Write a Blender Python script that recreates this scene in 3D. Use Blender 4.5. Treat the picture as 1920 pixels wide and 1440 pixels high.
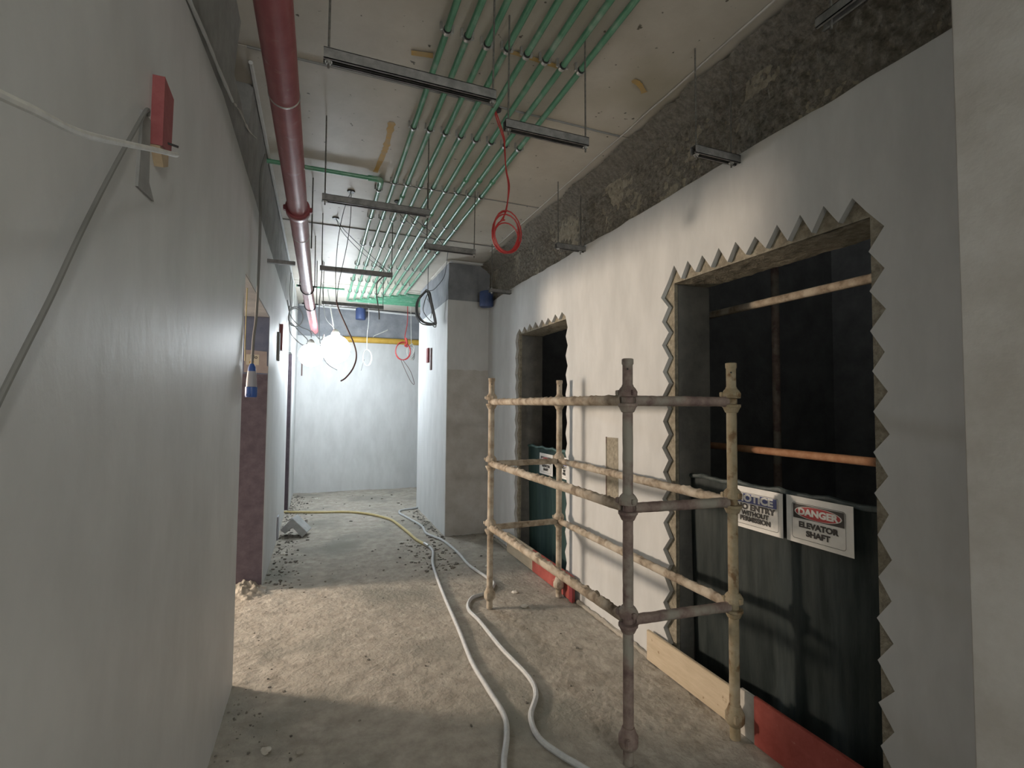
import bpy, bmesh, math, random
from mathutils import Vector, Matrix, noise

random.seed(7)
sc = bpy.context.scene
for o in list(bpy.data.objects):
    bpy.data.objects.remove(o)
COL = sc.collection

# ------------------------------------------------------------------ camera
yaw, pit, rol = math.radians(21.386), math.radians(2.547), math.radians(0.469)
F = Vector((math.sin(yaw)*math.cos(pit), math.cos(yaw)*math.cos(pit), math.sin(pit)))
r0 = Vector((math.cos(yaw), -math.sin(yaw), 0))
u0 = r0.cross(F)
R2 = r0*math.cos(rol) + u0*math.sin(rol)
U2 = -r0*math.sin(rol) + u0*math.cos(rol)
cam = bpy.data.cameras.new('camera')
cam_ob = bpy.data.objects.new('camera', cam)
COL.objects.link(cam_ob)
M = Matrix((R2, U2, -F)).transposed().to_4x4()
M.translation = Vector((0, 0, 1.6))
cam_ob.matrix_world = M
cam.sensor_width = 36
cam.lens = 929.6*36/1920
cam.clip_start = 0.02
cam.clip_end = 100
sc.camera = cam_ob

# ------------------------------------------------------------------ world, exposure
w = bpy.data.worlds.new('world')
sc.world = w
w.use_nodes = True
w.node_tree.nodes['Background'].inputs[0].default_value = (0.85, 0.86, 0.82, 1)
w.node_tree.nodes['Background'].inputs[1].default_value = 1.5
sc.view_settings.view_transform = 'Standard'
sc.view_settings.look = 'None'
sc.view_settings.exposure = 0.82
sc.view_settings.gamma = 1
sc.view_settings.use_curve_mapping = False

def point_light(name, loc, power, color, radius, parent=None, origin=(0, 0, 0)):
    l = bpy.data.lights.new(name, 'POINT')
    l.energy = power
    l.color = color
    l.shadow_soft_size = radius
    o = bpy.data.objects.new(name, l)
    o.location = Vector(loc) - Vector(origin)
    COL.objects.link(o)
    if parent:
        o.parent = parent
    return o

# work lamp standing in the side room behind the first doorway, plus an unseen fill light added behind the viewer for the foreground
point_light('room_lamp_light', (-4.0, 5.4, 1.78), 640, (1.0, 0.81, 0.63), 0.26)
point_light('rear_fill_light', (0.9, -3.2, 2.5), 78, (1.0, 0.98, 0.90), 0.15)
BULB_W = (7, 84)

# ------------------------------------------------------------------ materials
def new_mat(name):
    m = bpy.data.materials.new(name)
    m.use_nodes = True
    nt = m.node_tree
    return m, nt, nt.nodes['Principled BSDF']

def rgba(c):
    return (c[0], c[1], c[2], 1)

def mat(name, c1, c2=None, rough=0.8, scale=6.0, detail=6, bump=0.0, bscale=40.0, bdist=0.01, metal=0.0,
        c3=None, spot_scale=2.0, spot=(0.55, 0.7), stretch=None, coat=0.0, spec=0.5, lo=0.35, hi=0.65, pits=None):
    m, nt, b = new_mat(name)
    N, L = nt.nodes, nt.links
    geo = N.new('ShaderNodeNewGeometry')
    src = geo.outputs['Position']
    if stretch:
        mp = N.new('ShaderNodeMapping')
        mp.inputs['Scale'].default_value = stretch
        L.new(src, mp.inputs['Vector'])
        src = mp.outputs[0]
    b.inputs['Roughness'].default_value = rough
    b.inputs['Metallic'].default_value = metal
    b.inputs['Specular IOR Level'].default_value = spec
    b.inputs['Coat Weight'].default_value = coat
    b.inputs['Base Color'].default_value = rgba(c1)
    if c2:
        n = N.new('ShaderNodeTexNoise')
        n.inputs['Scale'].default_value = scale
        n.inputs['Detail'].default_value = detail
        n.inputs['Roughness'].default_value = 0.65
        L.new(src, n.inputs['Vector'])
        r = N.new('ShaderNodeValToRGB')
        r.color_ramp.elements[0].position = lo
        r.color_ramp.elements[1].position = hi
        r.color_ramp.elements[0].color = rgba(c1)
        r.color_ramp.elements[1].color = rgba(c2)
        L.new(n.outputs['Fac'], r.inputs[0])
        col = r.outputs[0]
        if c3:
            n2 = N.new('ShaderNodeTexNoise')
            n2.inputs['Scale'].default_value = spot_scale
            n2.inputs['Detail'].default_value = 5
            L.new(geo.outputs['Position'], n2.inputs['Vector'])
            r2 = N.new('ShaderNodeValToRGB')
            r2.color_ramp.elements[0].position = spot[0]
            r2.color_ramp.elements[1].position = spot[1]
            L.new(n2.outputs['Fac'], r2.inputs[0])
            mx = N.new('ShaderNodeMix')
            mx.data_type = 'RGBA'
            L.new(r2.outputs[0], mx.inputs[0])
            L.new(col, mx.inputs[6])
            mx.inputs[7].default_value = rgba(c3)
            col = mx.outputs[2]
        if pits:
            n3 = N.new('ShaderNodeTexNoise')
            n3.inputs['Scale'].default_value = 26
            n3.inputs['Detail'].default_value = 2
            L.new(geo.outputs['Position'], n3.inputs['Vector'])
            r3 = N.new('ShaderNodeValToRGB')
            r3.color_ramp.elements[0].position = 0.71
            r3.color_ramp.elements[1].position = 0.76
            L.new(n3.outputs['Fac'], r3.inputs[0])
            mx = N.new('ShaderNodeMix')
            mx.data_type = 'RGBA'
            L.new(r3.outputs[0], mx.inputs[0])
            L.new(col, mx.inputs[6])
            mx.inputs[7].default_value = rgba(pits)
            col = mx.outputs[2]
        L.new(col, b.inputs['Base Color'])
    if bump > 0:
        nb = N.new('ShaderNodeTexNoise')
        nb.inputs['Scale'].default_value = bscale
        nb.inputs['Detail'].default_value = 8
        nb.inputs['Roughness'].default_value = 0.6
        L.new(src, nb.inputs['Vector'])
        bp = N.new('ShaderNodeBump')
        bp.inputs['Strength'].default_value = bump
        bp.inputs['Distance'].default_value = bdist
        L.new(nb.outputs['Fac'], bp.inputs['Height'])
        L.new(bp.outputs[0], b.inputs['Normal'])
    return m

PLASTER = mat('plaster', (0.50, 0.51, 0.51), (0.57, 0.58, 0.58), rough=0.75, scale=2.0, detail=4,
              bump=0.06, bscale=9, bdist=0.01, stretch=(3, 3, 1), spec=0.35)
PLASTER_L = mat('plaster_skim_glossy', (0.50, 0.51, 0.515), (0.57, 0.58, 0.585), rough=0.5, scale=2.0, detail=4,
                bump=0.16, bscale=9, bdist=0.012, stretch=(1.6, 1.6, 1.0), spec=0.25)
PLASTER_DUST = mat('plaster_dusty', (0.42, 0.40, 0.37), (0.52, 0.51, 0.49), rough=0.85, scale=5, bump=0.2, bscale=30)
CONC_CEIL = mat('ceiling_concrete', (0.43, 0.40, 0.345), (0.54, 0.51, 0.45), rough=0.5, scale=1.6, detail=9, pits=(0.10, 0.09, 0.07),
                bump=0.12, bscale=30, bdist=0.01, c3=(0.38, 0.35, 0.27), spot_scale=1.1, spot=(0.5, 0.72), spec=0.32)
CONC_ROUGH = mat('rough_concrete', (0.11, 0.102, 0.085), (0.38, 0.35, 0.30), rough=0.95, scale=34, detail=12,
                 bump=1.0, bscale=75, bdist=0.03, c3=(0.21, 0.195, 0.16), spot_scale=0.8, spot=(0.35, 1.0), lo=0.3, hi=0.7)
CONC_BAND = mat('bare_concrete_band', (0.20, 0.20, 0.20), (0.29, 0.29, 0.285), rough=0.85, scale=6, detail=9,
                bump=0.35, bscale=35, bdist=0.012)
CONC_BLUE = mat('grey_blue_concrete', (0.17, 0.18, 0.20), (0.25, 0.26, 0.28), rough=0.85, scale=4, detail=8,
                bump=0.3, bscale=30, bdist=0.01)
CONC_EDGE = mat('broken_mortar', (0.20, 0.18, 0.14), (0.36, 0.33, 0.26), rough=0.95, scale=30, detail=9,
                bump=0.7, bscale=60, bdist=0.012)
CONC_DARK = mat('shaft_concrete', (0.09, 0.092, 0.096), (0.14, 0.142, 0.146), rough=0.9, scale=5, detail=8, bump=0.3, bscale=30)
JAMB_R = mat('jamb_concrete', (0.13, 0.13, 0.125), (0.21, 0.205, 0.19), rough=0.9, scale=7, detail=8, bump=0.3, bscale=30)
FLOOR = mat('dusty_floor', (0.30, 0.275, 0.235), (0.44, 0.41, 0.36), rough=0.95, scale=9, detail=12,
            bump=0.5, bscale=34, bdist=0.025, c3=(0.25, 0.245, 0.215), spot_scale=1.3, spot=(0.5, 0.66), spec=0.2)
JAMB_L = mat('dark_purple_coating', (0.085, 0.065, 0.085), (0.14, 0.11, 0.135), rough=0.7, scale=14, detail=8, bump=0.15, bscale=40)
JAMB_U = mat('slate_blue_jamb_tint', (0.12, 0.14, 0.22), (0.17, 0.19, 0.27), rough=0.7, scale=10, detail=8)  # upper jamb blue: partly its own colour, partly light put into the tone
RUST = mat('rusty_tube', (0.30, 0.14, 0.07), (0.42, 0.24, 0.14), rough=0.8, scale=20)
ROOM = mat('side_room_concrete', (0.20, 0.21, 0.23), (0.26, 0.27, 0.29), rough=0.9, scale=3)
RED_PIPE = mat('red_pipe_paint', (0.24, 0.045, 0.055), (0.32, 0.085, 0.095), rough=0.33, scale=9, detail=8,
               c3=(0.38, 0.20, 0.20), spot_scale=16, spot=(0.62, 0.75), bump=0.05, bscale=60)
RED_DARK = mat('red_coupling_paint', (0.17, 0.02, 0.03), (0.24, 0.05, 0.055), rough=0.4, scale=12)
STEEL_D = mat('dark_steel_wire', (0.05, 0.05, 0.05), rough=0.5, metal=0.6)
GREEN = mat('green_pipe', (0.075, 0.26, 0.155), (0.13, 0.34, 0.22), rough=0.30, scale=8, c3=(0.30, 0.42, 0.34), spot_scale=9, spot=(0.55, 0.75))
BLACK_RUB = mat('black_rubber', (0.02, 0.022, 0.025), rough=0.6)
ZINC = mat('zinc', (0.42, 0.43, 0.42), (0.55, 0.55, 0.54), rough=0.35, scale=20, metal=0.85)
STRUT = mat('galvanised_channel', (0.14, 0.14, 0.14), (0.26, 0.255, 0.25), rough=0.5, scale=20, metal=0.35)
ROD = mat('threaded_rod', (0.10, 0.10, 0.095), (0.2, 0.19, 0.17), rough=0.6, scale=60, metal=0.5)
SCAF = mat('scaffold_steel_tan', (0.18, 0.14, 0.10), (0.42, 0.36, 0.28), rough=0.85, scale=16, detail=10,
           bump=0.5, bscale=70, bdist=0.006, c3=(0.44, 0.39, 0.32), spot_scale=9, spot=(0.45, 0.6))
SCAF_D = mat('scaffold_steel_rusty', (0.13, 0.085, 0.08), (0.27, 0.21, 0.18), rough=0.8, scale=14, detail=10,
             bump=0.4, bscale=70, bdist=0.005, c3=(0.26, 0.245, 0.21), spot_scale=7, spot=(0.5, 0.65))
SCAF_Y = mat('scaffold_steel_yellow', (0.24, 0.19, 0.11), (0.36, 0.31, 0.22), rough=0.8, scale=10, detail=10,
             bump=0.4, bscale=70, bdist=0.005, c3=(0.16, 0.10, 0.05), spot_scale=16, spot=(0.55, 0.66))
PLY = mat('plywood', (0.46, 0.38, 0.27), (0.55, 0.46, 0.34), rough=0.8, scale=6, detail=8, stretch=(1, 1, 6),
          c3=(0.28, 0.20, 0.12), spot_scale=26, spot=(0.68, 0.75), bump=0.1)
RED_WOOD = mat('red_painted_wood', (0.26, 0.045, 0.035), (0.36, 0.08, 0.065), rough=0.65, scale=10,
               c3=(0.42, 0.17, 0.14), spot_scale=26, spot=(0.66, 0.74), bump=0.12)
RED_BATTEN = mat('red_batten_paint', (0.22, 0.05, 0.055), (0.28, 0.08, 0.08), rough=0.7, scale=20)
WOOD_END = mat('raw_wood', (0.34, 0.25, 0.16), (0.42, 0.33, 0.22), rough=0.85, scale=20)
WHITE_PAINT = mat('white_paint', (0.62, 0.60, 0.55), (0.48, 0.45, 0.40), rough=0.8, scale=12)
NET = mat('dark_green_sheet', (0.032, 0.048, 0.050), (0.078, 0.098, 0.098), rough=0.6, scale=5, detail=6, stretch=(1, 4, 0.5), bump=0.1, bscale=60)
NET_G = mat('teal_sheet', (0.035, 0.085, 0.082), (0.06, 0.125, 0.115), rough=0.7, scale=5, detail=6, stretch=(1, 4, 0.5), bump=0.1, bscale=60)
SIGN_W = mat('sign_white', (0.80, 0.80, 0.78), (0.70, 0.70, 0.68), rough=0.35, scale=12, spec=0.5)
SIGN_RED = mat('sign_red', (0.42, 0.02, 0.025), rough=0.4)
SIGN_BLUE = mat('sign_blue', (0.03, 0.055, 0.22), rough=0.4)
SIGN_BLACK = mat('sign_black', (0.012, 0.012, 0.012), rough=0.4)
HOSE = mat('grey_hose', (0.42, 0.44, 0.46), (0.52, 0.54, 0.55), rough=0.5, scale=30)
YHOSE = mat('yellow_hose', (0.50, 0.40, 0.17), (0.56, 0.47, 0.25), rough=0.5, scale=20)
YELLOW = mat('yellow_paint', (0.42, 0.25, 0.035), (0.48, 0.31, 0.06), rough=0.5, scale=10)
RED_WIRE = mat('red_wire', (0.42, 0.035, 0.035), rough=0.45)
BROWN_WIRE = mat('brown_wire', (0.10, 0.05, 0.045), rough=0.5)
GREY_WIRE = mat('grey_wire', (0.17, 0.17, 0.165), rough=0.6)
DARK_WIRE = mat('dark_wire', (0.055, 0.055, 0.06), rough=0.5)
WHITE_WIRE = mat('white_cable', (0.60, 0.60, 0.57), (0.50, 0.50, 0.48), rough=0.5, scale=30)
BLUE = mat('blue_plastic', (0.035, 0.06, 0.16), (0.05, 0.08, 0.20), rough=0.5, scale=10)
BLUE_B = mat('bright_blue_plastic', (0.03, 0.09, 0.32), rough=0.4)
GREY_PL = mat('grey_plastic', (0.32, 0.32, 0.36), rough=0.5)
CARD = mat('cardboard', (0.36, 0.30, 0.29), (0.42, 0.36, 0.34), rough=0.9, scale=10)
PAPER = mat('note_paper', (0.62, 0.56, 0.45), rough=0.8)
INK = mat('ink', (0.03, 0.025, 0.03), rough=0.7)
ORANGE = mat('orange_ink', (0.55, 0.30, 0.03), rough=0.7)
BLOCK = mat('grey_block', (0.34, 0.35, 0.35), (0.44, 0.45, 0.45), rough=0.9, scale=14, bump=0.3, bscale=60)
DEBRIS = mat('white_debris', (0.55, 0.53, 0.48), (0.45, 0.42, 0.37), rough=0.9, scale=30)
RUBBLE = mat('dark_rubble', (0.06, 0.055, 0.05), (0.26, 0.24, 0.21), rough=0.95, scale=20)
STAIN = mat('orange_stain', (0.50, 0.30, 0.06), (0.40, 0.30, 0.15), rough=0.7, scale=14)

def emis(name, col, strength):
    m, nt, b = new_mat(name)
    b.inputs['Base Color'].default_value = (0.9, 0.9, 0.9, 1)
    b.inputs['Emission Color'].default_value = rgba(col)
    b.inputs['Emission Strength'].default_value = strength
    return m

# ------------------------------------------------------------------ mesh helpers
def V(*a):
    return Vector(a)

def link(name, bm, m, parent=None, origin=(0, 0, 0), smooth=False):
    me = bpy.data.meshes.new(name)
    bmesh.ops.translate(bm, verts=bm.verts, vec=-Vector(origin))
    bmesh.ops.recalc_face_normals(bm, faces=bm.faces)
    if smooth:
        for f in bm.faces:
            f.smooth = True
    bm.to_mesh(me)
    bm.free()
    ms = m if isinstance(m, (list, tuple)) else [m]
    for x in ms:
        me.materials.append(x)
    o = bpy.data.objects.new(name, me)
    COL.objects.link(o)
    if smooth:
        me.set_sharp_from_angle(angle=math.radians(40))
    if parent:
        o.parent = parent
    else:
        o.location = origin
    return o

def tag(o, label, cat, group=None, kind=None):
    o['label'] = label
    o['category'] = cat
    if group:
        o['group'] = group
    if kind:
        o['kind'] = kind
    return o

def thing(name, label, cat, loc=(0, 0, 0), group=None):
    o = bpy.data.objects.new(name, None)
    o.empty_display_size = 0.05
    o.location = loc
    COL.objects.link(o)
    return tag(o, label, cat, group)

def struct(o, label=None):
    o['kind'] = 'structure'
    if label:
        o['label'] = label
    return o

def box(bm, a, b, bevel=0.0):
    a, b = Vector(a), Vector(b)
    r = bmesh.ops.create_cube(bm, size=1)
    for v in r['verts']:
        v.co = Vector(((a.x+b.x)/2 + v.co.x*(b.x-a.x), (a.y+b.y)/2 + v.co.y*(b.y-a.y), (a.z+b.z)/2 + v.co.z*(b.z-a.z)))
    if bevel:
        es = list({e for v in r['verts'] for e in v.link_edges})
        bmesh.ops.bevel(bm, geom=es, offset=bevel, segments=2, affect='EDGES')

def BX(a, b, bevel=0.0):
    bm = bmesh.new()
    box(bm, a, b, bevel)
    return bm

def smooth_path(pts, n=6):
    pts = [Vector(p) for p in pts]
    if len(pts) < 3:
        return pts
    out = []
    for i in range(len(pts)-1):
        p0 = pts[max(i-1, 0)]; p1 = pts[i]; p2 = pts[i+1]; p3 = pts[min(i+2, len(pts)-1)]
        for k in range(n):
            t = k/n
            out.append(0.5*((2*p1) + (p2-p0)*t + (2*p0-5*p1+4*p2-p3)*t*t + (3*p1-p0-3*p2+p3)*t**3))
    out.append(pts[-1])
    return out

def sweep(bm, pts, r, seg=10, rfun=None, cap=True, vfun=None):
    """tube swept along a polyline with parallel transported rings"""
    pts = [Vector(p) for p in pts]
    n = len(pts)
    t0 = (pts[1]-pts[0]).normalized()
    up = Vector((0, 0, 1)) if abs(t0.z) < 0.95 else Vector((0, 1, 0))
    a = t0.cross(up).normalized()
    rings = []
    for i, p in enumerate(pts):
        if i == 0: t = t0
        elif i == n-1: t = (pts[i]-pts[i-1]).normalized()
        else: t = ((pts[i+1]-pts[i]).normalized() + (pts[i]-pts[i-1]).normalized()).normalized()
        a = (a - t*a.dot(t)).normalized()
        b = t.cross(a)
        ring = []
        for k in range(seg):
            an = 2*math.pi*k/seg
            rr = rfun(i/(n-1), an) if rfun else r
            d = a*math.cos(an) + b*math.sin(an)
            co = p + d*rr
            if vfun:
                co = vfun(co, d)
            ring.append(bm.verts.new(co))
        rings.append(ring)
    for i in range(n-1):
        for k in range(seg):
            bm.faces.new((rings[i][k], rings[i][(k+1) % seg], rings[i+1][(k+1) % seg], rings[i+1][k]))
    if cap:
        bm.faces.new(rings[0][::-1])
        bm.faces.new(rings[-1])

def TUBE(pts, r, seg=10, **k):
    bm = bmesh.new()
    sweep(bm, pts, r, seg, **k)
    return bm

def rings_lathe(bm, prof, c, axis='z', seg=20):
    """prof: list of (radius, height) along axis from c"""
    c = Vector(c)
    ax = {'x': (V(0, 1, 0), V(0, 0, 1), V(1, 0, 0)), 'y': (V(0, 0, 1), V(1, 0, 0), V(0, 1, 0)), 'z': (V(1, 0, 0), V(0, 1, 0), V(0, 0, 1))}[axis]
    rr = []
    for r, h in prof:
        rr.append([bm.verts.new(c + ax[2]*h + (ax[0]*math.cos(2*math.pi*k/seg) + ax[1]*math.sin(2*math.pi*k/seg))*max(r, 1e-4)) for k in range(seg)])
    for i in range(len(rr)-1):
        for k in range(seg):
            bm.faces.new((rr[i][k], rr[i][(k+1) % seg], rr[i+1][(k+1) % seg], rr[i+1][k]))
    bm.faces.new(rr[0][::-1])
    bm.faces.new(rr[-1])

def poly_prism(pts2, to3, off):
    """extrude a 2D polygon (mapped by to3) along vector off"""
    bm = bmesh.new()
    vs = [bm.verts.new(to3(p)) for p in pts2]
    f = bm.faces.new(vs)
    r = bmesh.ops.extrude_face_region(bm, geom=[f])
    bmesh.ops.translate(bm, verts=[g for g in r['geom'] if isinstance(g, bmesh.types.BMVert)], vec=off)
    bmesh.ops.recalc_face_normals(bm, faces=bm.faces)
    bmesh.ops.triangulate(bm, faces=[f for f in bm.faces if len(f.verts) > 4])
    return bm

def grid(bm, p0, du, dv, nu, nv, fn=None):
    """grid from p0 spanning du, dv; fn(co) -> displaced co"""
    p0, du, dv = Vector(p0), Vector(du), Vector(dv)
    vs = []
    for i in range(nu+1):
        row = []
        for j in range(nv+1):
            co = p0 + du*(i/nu) + dv*(j/nv)
            if fn:
                co = fn(co)
            row.append(bm.verts.new(co))
        vs.append(row)
    for i in range(nu):
        for j in range(nv):
            bm.faces.new((vs[i][j], vs[i+1][j], vs[i+1][j+1], vs[i][j+1]))

def fbm(p, o=4):
    return noise.fractal(Vector(p), 1.0, 2.0, o)

# ------------------------------------------------------------------ setting
XL, XR, ZC, YE = -0.41, 2.03, 3.43, 9.8
ZP = 2.93
YB = -4.6      # the corridor runs on behind the viewer

def floor_h(co):
    x, y = co.x, co.y
    h = 0.007*fbm((x*1.7, y*1.7, 0), 3) + 0.004*fbm((x*9, y*9, 3), 4)
    rr = 0.35 + 0.65*max(0, min(1, 0.5+1.6*fbm((x*0.8+3, y*0.8, 5), 2)))
    h += 0.0045*rr*(abs(fbm((x*21, y*21, 8), 3))*2-0.5)
    e = max(0, 0.22-(x-XL)) if x > XL-0.3 else 0
    h += e*0.06
    return Vector((x, y, h-0.004))
bm = bmesh.new()
grid(bm, (-0.75, 0.8, 0), (2.95, 0, 0), (0, 9.1, 0), 220, 680, floor_h)
grid(bm, (-0.75, YB, 0), (2.95, 0, 0), (0, 5.4, 0), 20, 30, lambda c: Vector((c.x, c.y, floor_h(c).z)) if c.y < 0.75 else floor_h(c))
grid(bm, (2.2, 7.6, 0), (2.6, 0, 0), (0, 2.3, 0), 30, 25, lambda c: c)
box(bm, (-5.8, 2.3, -0.3), (-0.74, 9.9, -0.006))
box(bm, (-0.76, YB, -0.3), (5.0, 9.9, -0.06))
struct(link('floor', bm, FLOOR, smooth=True), 'dusty bare concrete floor')

# ceiling slab with board joints
bm = bmesh.new()
ys = [YB, -0.2, 1.3, 2.79, 4.1, 5.32, 6.6, 7.9, YE+0.2]
for i in range(len(ys)-1):
    box(bm, (XL-0.4, ys[i]+0.003, ZC + (0.0 if i % 2 else 0.003)), (XR+0.3, ys[i+1]-0.003, ZC+0.2))
box(bm, (XR+0.3, 7.6, ZC), (5.0, YE+0.2, ZC+0.2))
box(bm, (XL-0.4, YB, ZC+0.02), (XR+0.3, YE+0.2, ZC+0.22))
ceil = struct(link('ceiling', bm, CONC_CEIL), 'bare concrete slab ceiling with board joints')
bm = bmesh.new()
for y, m in ((2.79, 1), (4.1, 1), (5.32, 1)):
    pts = [(XL + 0.03 + (XR-0.2-XL)*t/14, y + 0.006*fbm((t*1.3, y, 0)), ZC-0.001) for t in range(15)]
    sweep(bm, pts, 0.006, 6)
link('joint_line', bm, CONC_BAND, ceil)
for k, (pts, wd) in enumerate([([(0.405, 3.20), (0.41, 3.5), (0.40, 3.7), (0.38, 3.96)], 0.026), ([(0.41, 2.52), (0.52, 2.5)], 0.03), ([(1.60, 2.27), (1.66, 2.29), (1.73, 2.34)], 0.02), ([(0.86, 2.32), (1.2, 2.33)], 0.022)]):
    bm = bmesh.new()
    pp = smooth_path([(x, y, ZC) for x, y in pts], 8)
    prev = None
    for i, p in enumerate(pp):
        ww = wd*(0.6+0.8*abs(fbm((i*0.45, k*7, 0))))
        t = (pp[min(i+1, len(pp)-1)]-pp[max(i-1, 0)]).normalized()
        s = V(-t.y, t.x, 0)*ww
        a, b = bm.verts.new(p+s-V(0, 0, 0.0012)), bm.verts.new(p-s-V(0, 0, 0.0012))
        if prev:
            bm.faces.new((prev[0], a, b, prev[1]))
        prev = (a, b)
    o = link('rust_stain', bm, STAIN, ceil)

# right wall ---------------------------------------------------------
OPB = (1.31, 2.49, 2.375)     # big lift opening in the concrete (y0, y1, ztop)
OPS = (3.91, 5.03, 2.385)     # small lift opening
def yz(x):
    return lambda p: Vector((x, p[0], p[1]))
core = [(YB, -0.1), (OPB[0], -0.1), (OPB[0], OPB[2]), (OPB[1], OPB[2]), (OPB[1], -0.1), (OPS[0], -0.1), (OPS[0], OPS[2]),
        (OPS[1], OPS[2]), (OPS[1], -0.1), (6.1, -0.1), (6.1, ZC), (YB, ZC)]
wr = struct(link('wall_right', poly_prism(core, yz(2.06), V(0.25, 0, 0)), CONC_EDGE), 'right corridor wall with two lift openings')
def teeth_line(p0, p1, outv, n, depth, jit):
    """zigzag between p0 and p1, peaks pushed along outv"""
    out = []
    for i in range(n):
        a, b = (i+0.5)/n, (i+1)/n
        d = depth*(1+random.uniform(-jit, jit))
        s = random.uniform(-0.06, 0.06)/n
        out.append((p0[0]+(p1[0]-p0[0])*(a+s)+outv[0]*d, p0[1]+(p1[1]-p0[1])*(a+s)+outv[1]*d))
        if i < n-1:
            e = random.uniform(-0.006, 0.006)
            out.append((p0[0]+(p1[0]-p0[0])*b+outv[0]*e, p0[1]+(p1[1]-p0[1])*b+outv[1]*e))
    return out
def opening_outline(y0, y1, zt, nside, ntop, dn, dt, df):
    o = [(y0, -0.02)]
    o += teeth_line((y0, 0.0), (y0, zt), (-1, 0), nside, dn, 0.12)
    o += [(y0+0.01, zt+0.01)]
    o += teeth_line((y0, zt), (y1, zt), (0, 1), ntop, dt, 0.12)
    o += [(y1, zt)]
    o += teeth_line((y1, zt), (y1, 0.0), (1, 0), nside, df, 0.12)
    o += [(y1, -0.02)]
    return o
top = []
y = 6.03
while y > YB:
    top.append((y, ZP + 0.012*fbm((y*3, 1, 0)) + 0.015*fbm((y*0.9, 5, 0))))
    y -= 0.05
pl = [(YB, -0.02)] + opening_outline(1.297, 2.515, 2.385, 15, 10, 0.055, 0.088, 0.060) \
    + opening_outline(3.885, 5.055, 2.39, 14, 8, 0.030, 0.060, 0.035) + [(6.03, -0.02)] + top
# slot for a switch box in the plaster between the lifts is modelled on top of it
plaster = link('plaster', poly_prism(pl, yz(XR), V(0.032, 0, 0)), PLASTER, wr)
bm = bmesh.new()
def rough_disp(c):
    edge = min(1, (c.z-ZP+0.03)/0.06)
    d = 0.022*fbm((c.y*3, c.z*3, 1), 4) + 0.016*fbm((c.y*24, c.z*24, 2), 5)
    hz = max(0, (c.z-3.31)/0.12)
    return Vector((XR + 0.022 - d*edge - hz*0.16*(1+0.15*fbm((c.y*4, 0, 0)))*(1 if c.y < 5.9 else 1), c.y, c.z))
grid(bm, (XR, 0.5, ZP-0.03), (0, 5.56, 0), (0, 0, 0.51), 520, 50, rough_disp)
grid(bm, (XR, YB, ZP-0.03), (0, 5.12, 0), (0, 0, 0.51), 40, 8, rough_disp)
link('rough_concrete_band', bm, CONC_ROUGH, wr, smooth=True)
# thin seam conduit where the slab meets the band
pts = [(1.862 + 0.006*fbm((k*0.7, 0, 4)), 0.9+k*0.2, ZC-0.006-0.004*abs(fbm((k, 2, 0)))) for k in range(24)]
link('seam_line', TUBE(pts, 0.006, 6), PLASTER_DUST, wr)
# mortar-filled slot between the two openings
bm = poly_prism([(3.065, 0.935), (3.07, 1.375), (3.22, 1.372), (3.22, 0.915), (3.14, 0.92)], yz(XR-0.002), V(0.004, 0, 0))
link('mortar_patch', bm, CONC_EDGE, wr)
link('patch_edge', BX((XR-0.006, 3.219, 0.915), (XR+0.001, 3.228, 1.375)), SCAF_D, wr)
# painted reveals (inner jambs)
for (y0, y1, zt) in (OPB, OPS):
    bm = bmesh.new()
    box(bm, (2.085, y1-0.006, -0.05), (2.33, y1+0.01, zt-0.006))
    link('far_jamb', bm, JAMB_R, wr)
    bm = bmesh.new()
    def sof(c):
        return Vector((c.x, c.y, zt-0.004 + 0.006*fbm((c.x*9, c.y*9, 0)) - 0.004*abs(fbm((c.x*25, c.y*25, 0)))))
    grid(bm, (2.06, y0, zt), (0.26, 0, 0), (0, y1-y0, 0), 16, 60, sof)
    link('soffit', bm, CONC_EDGE, wr, smooth=True)

# pilaster by the camera
pil = struct(link('wall_pilaster', BX((1.75, YB, -0.1), (2.02, 0.865, ZC+0.01), 0.004), PLASTER_DUST), 'near plastered pier at right edge of picture')

# lift shafts behind the openings
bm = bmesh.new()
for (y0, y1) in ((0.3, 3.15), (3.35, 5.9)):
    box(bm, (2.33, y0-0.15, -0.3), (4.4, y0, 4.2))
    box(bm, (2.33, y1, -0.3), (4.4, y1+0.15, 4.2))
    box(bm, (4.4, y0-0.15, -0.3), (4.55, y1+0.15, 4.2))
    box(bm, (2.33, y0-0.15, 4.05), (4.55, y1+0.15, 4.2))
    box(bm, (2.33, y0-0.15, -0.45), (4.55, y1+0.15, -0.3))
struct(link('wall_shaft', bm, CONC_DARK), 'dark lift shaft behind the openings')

# column block
cb = struct(link('wall_column', BX((1.49, 6.03, -0.1), (2.31, 7.91, ZP), 0.004), PLASTER), 'plastered column standing out of the right wall')
bm = bmesh.new()
def cold(c):
    d = 0.010*fbm((c.y*5+c.x*5, c.z*5, 1), 4)
    return c + V(0.012-d, 0, 0)
grid(bm, (1.49, 6.045, ZP-0.01), (0, 1.86, 0), (0, 0, 0.51), 60, 20, cold)
def cold2(c):
    return c + V(0, 0.012-0.006*fbm((c.x*5, c.z*5, 1), 4), 0)
grid(bm, (1.502, 6.036, ZP-0.01), (0.6, 0, 0), (0, 0, 0.51), 30, 20, cold2)
link('bare_concrete_top', bm, CONC_BLUE, cb, smooth=True)
link('bare_concrete_core', BX((1.53, 6.07, ZP-0.02), (2.31, 7.9, ZC+0.01)), CONC_BLUE, cb)
link('edge_strip', BX((1.50, 5.99, ZC-0.03), (2.0, 6.05, ZC-0.004), 0.004), PLASTER, cb)
link('edge_strip', BX((1.47, 6.0, ZC-0.03), (1.51, 7.0, ZC-0.004), 0.004), WHITE_PAINT, cb)
bm = bmesh.new()
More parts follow.
